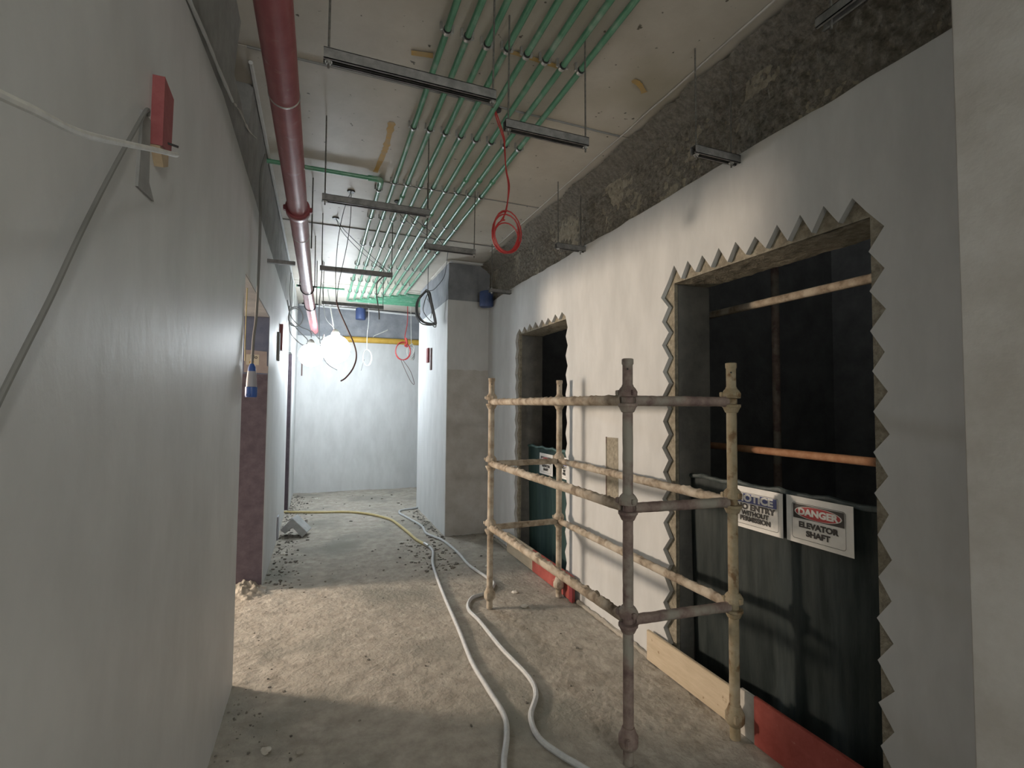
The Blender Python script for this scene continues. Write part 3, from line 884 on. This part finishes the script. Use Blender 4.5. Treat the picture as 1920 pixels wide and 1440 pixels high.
t = thing('white_wire_coil', 'thin white wire coil hanging before the end wall, left of the red coil', 'wire', (0.80, 9.06, 3.3))
link('feed_wire', TUBE(smooth_path([(0.80, 9.06, ZC), (0.81, 9.06, 3.1), (0.79, 9.06, 2.85), (0.79, 9.06, 2.56)], 6), 0.005, 6), WHITE_WIRE, t, t.location, smooth=True)
link('coil', TUBE(coil_pts((0.80, 9.06, 2.43), 0.075, 0.14, 3, 0.02), 0.005, 6), WHITE_WIRE, t, t.location, smooth=True)
link('tail', TUBE(smooth_path([(0.75, 9.06, 2.4), (0.72, 9.06, 2.30), (0.70, 9.06, 2.20)], 5), 0.004, 6), GREY_WIRE, t, t.location, smooth=True)
t = thing('far_red_wire_coil', 'red wire coil with a dangling tail before the end wall, by the column', 'wire', (1.47, 9.06, 3.3))
link('feed_wire', TUBE(smooth_path([(1.49, 9.06, ZC), (1.49, 9.06, 3.1), (1.45, 9.06, 2.85), (1.47, 9.06, 2.74)], 6), 0.007, 6), RED_WIRE, t, t.location, smooth=True)
link('coil', TUBE(coil_pts((1.42, 9.06, 2.58), 0.13, 0.16, 2.2, 0.02), 0.008, 8), RED_WIRE, t, t.location, smooth=True)
link('knot', TUBE(smooth_path([(1.47, 9.05, 2.82), (1.49, 9.04, 2.72), (1.45, 9.04, 2.68), (1.50, 9.04, 2.66)], 6), 0.016, 8), RED_WIRE, t, t.location, smooth=True)
link('tail', TUBE(smooth_path([(1.38, 9.06, 2.43), (1.46, 9.06, 2.25), (1.56, 9.06, 2.05), (1.62, 9.06, 1.98), (1.63, 9.06, 2.02), (1.56, 9.06, 2.22), (1.42, 9.06, 2.42)], 6), 0.005, 6), BROWN_WIRE, t, t.location, smooth=True)
t = thing('white_cable_bundle', 'bunched white cable hanging at the column edge, right of the red coil', 'cable', (1.58, 9.25, 3.2))
link('feed_wire', TUBE([(1.58, 9.25, ZC), (1.60, 9.25, 2.75)], 0.005, 6), WHITE_WIRE, t, t.location, smooth=True)
for k in range(3):
    link('loop', TUBE(coil_pts((1.60, 9.25+k*0.02, 2.62-0.03*k), 0.06, 0.12, 1.5, 0.02, rot=0.3*k-0.2), 0.010, 8), WHITE_WIRE, t, t.location, smooth=True)
t = thing('wall_cable_loops', 'grey cable loops hanging at the top of the left wall by the small bulb', 'cable', (XL+0.04, 7.4, 3.1))
link('coil', TUBE(coil_pts((XL+0.10, 7.4, 2.80), 0.09, 0.13, 2.4, 0.03), 0.006, 8), GREY_WIRE, t, t.location, smooth=True)
link('hanging_loop', TUBE(smooth_path([(XL+0.02, 7.4, 2.95), (XL+0.03, 7.4, 2.62), (XL+0.12, 7.42, 2.48), (XL+0.22, 7.45, 2.42), (XL+0.26, 7.5, 2.50), (XL+0.16, 7.45, 2.60), (XL+0.05, 7.4, 2.72)], 6), 0.007, 8), GREY_WIRE, t, t.location, smooth=True)
link('feed_wire', TUBE(smooth_path([(XL+0.03, 7.4, ZC-0.02), (XL+0.02, 7.4, 3.1), (XL+0.05, 7.4, 2.9)], 5), 0.005, 6), GREY_WIRE, t, t.location, smooth=True)
wire('red_pipe_tail_cable', [(0.02, 6.7, ZC), (-0.01, 6.9, 2.85), (0.0, 7.0, 2.52), (0.01, 7.05, 2.44), (0.02, 7.1, 2.38)], 0.006, GREY_WIRE, 'grey cable running down beside the end of the red pipe')

# left foreground cables
wire('white_cable', [(-0.29, 0.30, 1.82), (-0.295, 0.50, 1.865), (-0.30, 0.631, 1.904), (-0.30, 0.69, 1.922), (-0.31, 0.83, 1.967), (-0.33, 1.07, 2.067), (-0.33, 1.22, 2.13), (-0.335, 1.39, 2.20), (-0.355, 1.49, 2.245)], 0.0055, WHITE_WIRE,
     'thick white cable crossing the upper left corner to the red batten', 'cable')
wire('grey_cable', [(-0.40, 1.42, 2.30), (-0.394, 1.383, 2.292), (-0.392, 1.265, 2.152), (-0.392, 1.164, 2.023), (-0.392, 1.063, 1.886), (-0.392, 0.981, 1.767), (-0.392, 0.913, 1.676), (-0.392, 0.861, 1.606), (-0.392, 0.75, 1.45), (-0.392, 0.6, 1.25)], 0.0045, GREY_WIRE,
     'dark grey cable running diagonally down the near left wall', 'cable')
bd = thing('red_batten', 'thick red-painted wood batten standing out of the near left wall', 'batten', (XL, 1.45, 2.2))
bm = bmesh.new()
vs = [(XL-0.01, 1.40, 2.43), (XL-0.01, 1.40, 2.15), (XL-0.01, 1.46, 2.12), (XL-0.01, 1.50, 2.40)]
o3 = poly_prism([(1.475, 2.255), (1.555, 2.27), (1.56, 2.425), (1.475, 2.435)], yz(XL-0.01), V(0.037, 0, 0))
link('block', o3, RED_BATTEN, bd, bd.location)
link('raw_foot', poly_prism([(1.475, 2.258), (1.555, 2.273), (1.555, 2.235), (1.515, 2.215)], yz(XL-0.005), V(0.026, 0, 0)), WOOD_END, bd, bd.location)
link('nail', TUBE([(XL+0.02, 1.52, 2.285), (XL+0.05, 1.525, 2.28)], 0.003, 6), STEEL_D, bd, bd.location)
o = link('grey_batten', poly_prism([(1.40, 2.30), (1.385, 2.108), (1.505, 2.118), (1.462, 2.15), (1.455, 2.305)], yz(XL-0.01), V(0.016, 0, 0)), CONC_BAND, None, (XL, 1.37, 2.2))
tag(o, 'grey plaster-smeared batten stub under the red batten on the near left wall', 'batten')
# second pair further down the left wall
o = link('dark_batten', BX((XL-0.01, 6.02, 2.20), (XL+0.035, 6.15, 2.49), 0.003), RED_DARK, None, (XL, 6.08, 2.2))
tag(o, 'dark brown batten on the left wall between the two doorways', 'batten')
o = link('pale_batten', BX((XL-0.01, 5.72, 2.06), (XL+0.022, 5.86, 2.36), 0.003), CONC_BAND, None, (XL, 5.8, 2.1))
tag(o, 'grey batten stub left of the dark one, on the left wall between the doorways', 'batten')
# and on the column
o = link('red_marker_batten', BX((1.462, 7.08, 2.22), (1.50, 7.18, 2.43), 0.003), RED_BATTEN, None, (1.48, 7.1, 2.2))
tag(o, 'small red batten set in the bright side of the column', 'batten')
o = link('brown_marker_batten', BX((1.470, 6.90, 2.10), (1.50, 6.98, 2.41), 0.003), BROWN_WIRE, None, (1.48, 6.95, 2.1))
tag(o, 'small dark batten beside the red one on the column side', 'batten')

# hanging connector at first doorway
t = thing('cable_connector', 'blue and grey cable connector hanging at the near edge of the first doorway', 'connector', (-0.365, 3.30, 1.62))
og = t.location
c = V(-0.37, 3.32, 1.64)
bm = bmesh.new()
rings_lathe(bm, [(0.030, 0.0), (0.033, 0.01), (0.033, 0.06), (0.030, 0.062)], c, seg=18)
link('blue_base', bm, BLUE_B, t, og, smooth=True)
bm = bmesh.new()
rings_lathe(bm, [(0.029, 0.06), (0.028, 0.10), (0.023, 0.155)], c, seg=18)
link('grey_body', bm, GREY_PL, t, og, smooth=True)
bm = bmesh.new()
rings_lathe(bm, [(0.023, 0.15), (0.020, 0.18), (0.010, 0.20)], c, seg=18)
link('blue_gland', bm, BLUE_B, t, og, smooth=True)
link('latch', BX(c+V(-0.02, -0.055, 0.005), c+V(0.0, -0.028, 0.02), 0.003), BLUE_B, t, og)
link('cable', TUBE(smooth_path([c+V(0, 0, 0.19), (-0.375, 3.40, 2.0), (-0.375, 3.50, 2.15), (-0.38, 3.60, 2.42), (-0.38, 3.61, 2.78), (-0.385, 3.60, 3.10), (XL+0.04, 3.70, 3.30)], 6), 0.008, 8), GREY_WIRE, t, og, smooth=True)
wire('yellow_edge_cable', [(-0.40, 3.252, 2.28), (-0.402, 3.252, 2.0), (-0.40, 3.252, 1.85)], 0.003, YHOSE, 'thin yellow cable down the near edge of the first doorway', 'cable')

# cardboard with note on the dark jamb
t = thing('cardboard_sign', 'pinkish cardboard piece with a small handwritten note on the dark door jamb', 'sign', (-0.46, 4.83, 1.9))
og = t.location
yj = D1[1]-0.006
link('board', poly_prism([(-0.60, 1.875), (-0.415, 1.87), (-0.41, 1.93), (-0.422, 1.935), (-0.425, 2.06), (-0.60, 2.07)], lambda p: Vector((p[0], yj-0.006, p[1])), V(0, 0.005, 0)), CARD, t, og)
link('note', BX((-0.585, yj-0.0085, 1.94), (-0.485, yj-0.006, 2.03)), PAPER, t, og)

def text_mesh(s, size, m, origin, right, up, parent, og, bold=0.0, sx=1.0, name='lettering'):
    cu = bpy.data.curves.new('txt', 'FONT')
    cu.body = s
    cu.size = size
    cu.align_x = 'CENTER'
    cu.align_y = 'CENTER'
    cu.offset = bold
    cu.extrude = 0.0004
    cu.resolution_u = 3
    tmp = bpy.data.objects.new('txt', cu)
    COL.objects.link(tmp)
    dg = bpy.context.evaluated_depsgraph_get()
    dg.update()
    me = bpy.data.meshes.new_from_object(tmp.evaluated_get(dg))
    me.name = name
    bpy.data.objects.remove(tmp)
    right, up = Vector(right), Vector(up)
    nn = right.cross(up)
    for v in me.vertices:
        v.co = Vector(origin) - Vector(og) + right*v.co.x*sx + up*v.co.y + nn*v.co.z
    me.materials.clear()
    me.materials.append(m)
    o = bpy.data.objects.new(name, me)
    COL.objects.link(o)
    o.parent = parent
    return o
text_mesh('No', 0.042, INK, (-0.525, yj-0.009, 2.008), (1, 0, 0), (0, 0, 1), t, og, 0.001)
text_mesh('\u2190', 0.045, ORANGE, (-0.54, yj-0.009, 1.965), (1, 0, 0), (0, 0, 1), t, og, 0.0015)

# ------------------------------------------------------------------ lift openings: sheets, boards, signs
def sheet(name, y0, y1, ztop, zb, x, m, label, amp):
    bm = bmesh.new()
    def f(c):
        u = (c.y-y0)/(y1-y0)
        w_ = (ztop-c.z)/(ztop-zb)
        d = amp*(0.25+0.75*w_)*(math.sin(u*23+1.2*math.sin(w_*3)+0.6) * 0.5 + 1.1*fbm((c.y*4.5, c.z*0.7, 2), 3))
        z = c.z - (0.012*abs(math.sin(u*14)) + 0.01*fbm((u*9, 0, 0)))*max(0, 1-w_*6)
        return Vector((x+d+0.02*w_, c.y, z))
    grid(bm, (x, y0, zb), (0, y1-y0, 0), (0, 0, ztop-zb), 110, 60, f)
    r = bmesh.ops.solidify(bm, geom=bm.faces[:], thickness=0.003)
    o = link(name, bm, m, None, (x, (y0+y1)/2, zb), smooth=True)
    tag(o, label, 'sheet')
    # rolled hem
    pts = [(x-0.004+0.006*fbm((k*0.5, 1, 0)), y0+(y1-y0)*k/40, ztop-0.008-0.012*abs(math.sin(k/40*14))) for k in range(41)]
    bm = TUBE(pts, 0.014, 8, vfun=lambda c, d: c+d*0.006*fbm((c.y*25, c.z*20, 0)))
    h = link('hem', bm, m, o, (x, (y0+y1)/2, zb), smooth=True)
    return o
sheet('barrier_sheet', 1.325, 2.475, 1.20, 0.01, 2.17, NET, 'dark green-black sheet hung across the big right lift opening', 0.028)
sheet('barrier_sheet', 3.925, 5.015, 1.19, 0.01, 2.17, NET_G, 'teal sheet hung across the small far lift opening', 0.016)
for (y0, y1, lab) in ((1.325, 2.475, 'dark tube rail carrying the sheet in the big lift opening'), (3.925, 5.015, 'dark tube rail carrying the sheet in the far lift opening')):
    o = link('guard_rail', TUBE([(2.21, y0-0.005, 1.155), (2.21, y1+0.01, 1.155)], 0.022, 12), SCAF_D, None, (2.21, y0, 1.155), smooth=True)
    tag(o, lab, 'rail')
# tubes inside the big shaft
o = link('shaft_tube', TUBE([(2.50, 0.32, 2.235), (2.50, 2.9, 2.235)], 0.024, 14, vfun=lambda c, d: c+d*0.004*fbm((c.y*18, d.x, d.z))), SCAF, None, (2.5, 1.8, 2.235), smooth=True)
tag(o, 'mortar-crusted tube crossing the dark shaft near the top of the big opening', 'tube')
o = link('shaft_tube', TUBE([(2.50, 0.32, 1.345), (2.50, 2.9, 1.345)], 0.022, 14), RUST, None, (2.5, 1.8, 1.345), smooth=True)
tag(o, 'rusty orange tube crossing the dark shaft just above the sheet', 'tube')
o = link('shaft_post', TUBE([(2.75, 2.35, -0.1), (2.75, 2.35, 3.9)], 0.024, 12), SCAF_D, None, (2.75, 2.35, 0), smooth=True)
tag(o, 'dark upright tube standing inside the big lift shaft', 'tube')

# toe boards
t = thing('toe_board', 'plywood toe board, tan then white and red, leaning at the foot of the big opening', 'board', (1.98, 1.9, 0))
og = t.location
link('tan_board', BX((1.985, 1.895, 0.0), (2.005, 2.685, 0.185), 0.003), PLY, t, og)
link('white_board', BX((1.978, 1.80, 0.0), (1.998, 1.93, 0.215), 0.002), WHITE_PAINT, t, og)
link('red_board', BX((1.972, 0.95, 0.0), (1.990, 1.84, 0.225), 0.003), RED_WOOD, t, og)
t = thing('toe_board', 'toe board with tan, white and red bands at the foot of the far opening', 'board', (1.99, 4.4, 0))
og = t.location
link('tan_board', BX((1.983, 4.47, 0.0), (2.006, 5.18, 0.205), 0.003), PLY, t, og)
link('red_board', BX((1.980, 3.965, 0.0), (2.003, 4.48, 0.205), 0.003), RED_WOOD, t, og)
link('white_band', BX((1.979, 3.90, 0.0), (2.002, 3.966, 0.205), 0.002), WHITE_PAINT, t, og)
link('red_end', BX((1.978, 3.655, 0.0), (2.001, 3.90, 0.205), 0.003), RED_WOOD, t, og)
link('red_cap', BX((1.966, 3.64, 0.0), (1.978, 3.70, 0.21), 0.002), RED_DARK, t, og)

def sign(yl, yr, zb, zt, x, kind, label, tilt=0.0, name='warning_sign'):
    """yl is the left edge as seen from the corridor (larger y)"""
    t = thing(name, label, 'sign', (x, (yl+yr)/2, zb), 'printed warning signs on the sheets')
    og = t.location
    W, H = yl-yr, zt-zb
    bm = BX((x-0.001, yr, zb), (x+0.001, yl, zt))
    link('plate', bm, SIGN_W, t, og)
    nx = x-0.0035
    rgt, up = (0, -1, 0), (0, 0, 1)
    P = lambda u, v, d=0.0: V(nx-d, yl-u*W, zb+v*H)
    def quad(u0, v0, u1, v1, m, nm, d=0.0):
        a, b = P(u0, v0, d), P(u1, v1, d)
        link(nm, BX((a.x-0.0004, b.y, a.z), (a.x, a.y, b.z)), m, t, og)
    def border(u0, v0, u1, v1, th=0.0016):
        bm = bmesh.new()
        r = 0.012
        pts = []
        for (cu, cv, a0) in ((u1, v1, 0), (u0, v1, 90), (u0, v0, 180), (u1, v0, 270)):
            c = P(cu, cv)
            sx_ = 1 if cu == u1 else -1
            sz_ = 1 if cv == v1 else -1
            for k in range(5):
                a = math.radians(a0+90*k/4)
                pts.append(V(c.x, c.y + sx_*r - r*math.cos(a), c.z - sz_*r + r*math.sin(a)))
        pts.append(pts[0])
        sweep(bm, pts, th/2, 4)
        link('border_line', bm, SIGN_BLACK, t, og)
    if kind == 'danger':
        border(0.10, 0.10, 0.90, 0.86)
        quad(0.12, 0.54, 0.88, 0.84, SIGN_BLACK, 'header_panel')
        for (f_, m_, d_) in ((1.06, SIGN_W, 0.0008), (1.0, SIGN_RED, 0.0014)):
            c = P(0.5, 0.69, d_)
            bm = bmesh.new()
            vs = [bm.verts.new((c.x, c.y+0.335*W*f_*math.cos(a), c.z+0.125*H*f_*math.sin(a)*1.05)) for a in [2*math.pi*k/40 for k in range(40)]]
            f0 = bm.faces.new(vs)
            rr = bmesh.ops.extrude_face_region(bm, geom=[f0])
            bmesh.ops.translate(bm, verts=[g for g in rr['geom'] if isinstance(g, bmesh.types.BMVert)], vec=V(-0.0004, 0, 0))
            link('red_oval' if m_ is SIGN_RED else 'oval_rim', bm, m_, t, og)
        text_mesh('DANGER', 0.19*H, SIGN_W, P(0.5, 0.69, 0.0024), rgt, up, t, og, 0.0022, sx=1.12*W/H/1.45)
        text_mesh('ELEVATOR', 0.165*H, SIGN_BLACK, P(0.5, 0.41), rgt, up, t, og, 0.0016, sx=1.08*W/H/1.45)
        text_mesh('SHAFT', 0.165*H, SIGN_BLACK, P(0.5, 0.24), rgt, up, t, og, 0.0016, sx=1.08*W/H/1.45)
    else:
        border(0.07, 0.10, 0.93, 0.86)
        quad(0.08, 0.62, 0.90, 0.84, SIGN_BLUE, 'header_panel')
        text_mesh('NOTICE', 0.24*H, SIGN_W, P(0.49, 0.73, 0.0008), rgt, up, t, og, 0.0024, sx=1.15*W/H/1.45)
        text_mesh('NO ENTRY', 0.19*H, SIGN_BLACK, P(0.5, 0.52), rgt, up, t, og, 0.0018, sx=1.12*W/H/1.45)
        text_mesh('WITHOUT', 0.155*H, SIGN_BLACK, P(0.5, 0.37), rgt, up, t, og, 0.0015, sx=1.0*W/H/1.45)
        text_mesh('PERMISSION', 0.155*H, SIGN_BLACK, P(0.5, 0.235), rgt, up, t, og, 0.0015, sx=1.0*W/H/1.45)
    return t
sign(1.772, 1.449, 0.967, 1.184, 2.128, 'danger', 'white DANGER ELEVATOR SHAFT sign on the dark sheet of the big opening')
sign(2.125, 1.793, 0.965, 1.182, 2.128, 'notice', 'white NOTICE NO ENTRY sign behind the scaffold post on the dark sheet')
sign(4.655, 4.352, 0.92, 1.127, 2.135, 'danger', 'white DANGER sign on the teal sheet of the far opening')
sign(4.20, 3.915, 0.93, 1.13, 2.135, 'notice', 'white NOTICE sign mostly hidden by a scaffold post on the teal sheet')

# ------------------------------------------------------------------ blue sleeves
def sleeve(c, r, h, axis, label):
    bm = bmesh.new()
    rings_lathe(bm, [(r*0.92, 0), (r, 0.01), (r, h-0.01), (r*0.94, h)], c, axis, 24)
    for v in bm.verts:
        v.co.z += 0.01*fbm((v.co.x*9, v.co.y*9, v.co.z*9))
    o = link('pipe_sleeve', bm, BLUE, None, c, smooth=True)
    return tag(o, label, 'pipe sleeve')
sleeve((1.94, 5.86, 2.84), 0.085, 0.19, 'z', 'dark blue plastic sleeve at the top of the column front')
sleeve((0.71, 9.58, 3.19), 0.09, 0.20, 'z', 'blue plastic sleeve on the beam above the end wall')
o = link('yellow_pipe', TUBE([(0.36, 9.70, 2.82), (1.0, 9.70, 2.825), (1.95, 9.70, 2.83)], 0.055, 16), YELLOW, None, (1.1, 9.7, 2.82), smooth=True)
tag(o, 'yellow pipe running along the top of the end wall', 'pipe')
wire('white_wall_wire', [(1.23, 9.74, 3.05), (1.10, 9.74, 2.98), (0.98, 9.74, 2.92), (0.96, 9.74, 2.88)], 0.008, WHITE_WIRE, 'short white wire on the bare beam above the yellow pipe', 'wire')
o = link('wall_slot_batten', BX((-0.29, YE-0.015, 2.12), (-0.27, YE+0.005, 2.42)), BROWN_WIRE, None, (-0.28, YE, 2.12))
tag(o, 'thin dark strip upright on the end wall at its left corner', 'strip')

# ------------------------------------------------------------------ floor items
h1 = [(1.62, 7.96), (1.451, 7.74), (1.30, 7.72), (1.196, 7.641), (1.165, 7.45), (1.206, 7.216), (1.316, 6.606), (1.298, 6.175), (1.41, 5.798), (1.452, 5.284), (1.443, 4.808), (1.495, 4.429), (1.50, 4.23), (1.38, 4.08), (1.229, 4.008), (1.139, 3.81), (1.152, 3.548), (1.16, 3.115), (1.196, 2.757), (1.162, 2.566), (1.059, 2.402), (1.029, 2.237), (1.075, 2.102), (1.131, 1.98), (1.20, 1.80), (1.2, 1.4)]
h1 = [(min(x, 1.455) if 5.95 < y < 7.95 else x, y) for x, y in h1]
wire('grey_hose', [(x, y, 0.016+floor_h(V(x, y, 0)).z) for x, y in h1], 0.0145, HOSE, 'grey hose winding round the column and under the scaffold to the camera', 'hose')
h2 = [(1.192, 5.66), (1.215, 5.55), (1.203, 5.373), (1.106, 4.93), (1.029, 4.206), (0.97, 3.476), (0.931, 3.019), (0.931, 2.708), (0.931, 2.451), (0.885, 2.292), (0.801, 2.105), (0.72, 1.8), (0.70, 1.4)]
t = thing('long_hose', 'hose that is yellow across the far floor and grey where it runs towards the camera', 'hose', (1.0, 5.0, 0))
og = t.location
link('grey_length', TUBE(smooth_path([(x, y, 0.016+floor_h(V(x, y, 0)).z) for x, y in h2], 8), 0.0145, 10), HOSE, t, og, smooth=True)
yh = [(-0.60, 8.10), (-0.42, 8.03), (0.072, 7.90), (0.45, 7.78), (0.724, 7.57), (0.90, 7.30), (0.996, 7.044), (1.05, 6.66), (1.09, 6.304), (1.13, 5.95), (1.192, 5.66)]
link('yellow_length', TUBE(smooth_path([(x, y, 0.018+floor_h(V(x, y, 0)).z) for x, y in yh], 8), 0.017, 10), YHOSE, t, og, smooth=True)
link('joiner', TUBE([(1.18, 5.72, 0.02), (1.20, 5.60, 0.02)], 0.019, 12), ZINC, t, og, smooth=True)

# angled concrete block
ap = [(-0.40, 0.10), (-0.27, 0.235), (-0.10, 0.06), (-0.155, 0.0), (-0.27, 0.125), (-0.345, 0.05)]
bm = poly_prism(ap, lambda p: Vector((p[0]+0.02, 6.52+p[0]*-0.15, p[1])), V(0.05, 0.22, 0))
bmesh.ops.bevel(bm, geom=[e for e in bm.edges if e.calc_face_angle(0) > 0.5], offset=0.004, segments=1, affect='EDGES')
o = link('concrete_angle_block', bm, BLOCK, None, (-0.25, 6.6, 0))
tag(o, 'grey L-shaped concrete block tipped on the floor against the left wall', 'block')
o = link('leaning_board', BX((XL+0.002, 6.45, 0.0), (XL+0.016, 6.60, 0.28), 0.002), GREY_PL, None, (XL, 6.5, 0))
tag(o, 'thin grey board upright against the left wall behind the tipped block', 'board')

def chip(x, y, s, m, label, flat=0.4):
    bm = bmesh.new()
    bmesh.ops.create_icosphere(bm, subdivisions=2, radius=s)
    for v in bm.verts:
        v.co = v.co*(1+0.45*fbm((v.co.x*40+x*9, v.co.y*40, v.co.z*40), 2))
        v.co.z *= flat
    zz = floor_h(V(x, y, 0)).z + s*flat*0.4
    bmesh.ops.translate(bm, verts=bm.verts, vec=(x, y, zz))
    o = link('plaster_chip', bm, m, None, (x, y, 0))
    tag(o, label, 'debris')
chip(-0.185, 2.62, 0.026, DEBRIS, 'flat pale stone chip on the floor near the bottom left')
chip(-0.04, 2.55, 0.016, FLOOR, 'small tan lump on the floor right of the pale chip')
chip(-0.30, 5.87, 0.035, DEBRIS, 'white crumpled scrap on the floor past the first doorway')
chip(1.62, 4.03, 0.030, DEBRIS, 'pale chip on the floor inside the scaffold near the far toe board')
chip(1.58, 3.72, 0.030, DEBRIS, 'pale rubble bit on the floor in the middle of the scaffold')
chip(0.02, 9.1, 0.04, DEBRIS, 'white scrap on the floor before the end wall')
chip(1.62, 4.75, 0.03, DEBRIS, 'white scrap on the floor by the column foot')

bm = bmesh.new()
HP = smooth_path([(x, y, 0) for x, y in h1], 4)+smooth_path([(x, y, 0) for x, y in h2+yh], 4)
def pebble(x, y, s):
    if min((p.x-x)**2+(p.y-y)**2 for p in HP) < 0.0014:
        return
    r = bmesh.ops.create_icosphere(bm, subdivisions=1, radius=s)
    z = floor_h(V(x, y, 0)).z
    k = random.uniform(0.5, 1.4)
    for v in r['verts']:
        n_ = 1+random.uniform(-0.3, 0.3)
        v.co = Vector((x+v.co.x*n_*k, y+v.co.y*n_, z+s*0.2+v.co.z*0.55*n_))
for k in range(1100):
    y = random.uniform(2.3, 9.6)
    if random.random() < 0.55:
        x = XL + 0.02 + abs(random.gauss(0, 0.13))
        if D1[0]-0.1 < y < D1[1] and random.random() < 0.9:
            continue
    elif random.random() < 0.5 and y > 5.5:
        x, y = 1.46 - abs(random.gauss(0, 0.08)), random.uniform(5.9, 7.6)
    elif random.random() < 0.5:
        x, y = 1.15+random.gauss(0, 0.12), random.uniform(4.6, 6.0)
    else:
        x = random.uniform(-0.38, 1.9)
    if y > 5.95 and x > 1.47:
        continue
    pebble(x, y, random.choice([0.004, 0.005, 0.007, 0.009, 0.013]) * (1.5 if y > 4.8 else 0.8))
o = link('floor_rubble', bm, RUBBLE)
tag(o, 'scattered dark grit and rubble crumbs on the floor along the walls', 'rubble', kind='stuff')
# crumbly mortar along the foot of the right wall
bm = bmesh.new()
for (a, b) in ((2.69, 3.64), (5.2, 6.0)):
    pts = [(XR-0.012, a+(b-a)*k/30, 0.006) for k in range(31)]
    sweep(bm, pts, 0.018, 8, vfun=lambda c, d: c+d*0.012*fbm((c.x*30, c.y*30, c.z*30), 3))
o = link('trim_mortar_fillet', bm, FLOOR, smooth=True)
struct(o, 'crumbly mortar along the foot of the right wall')
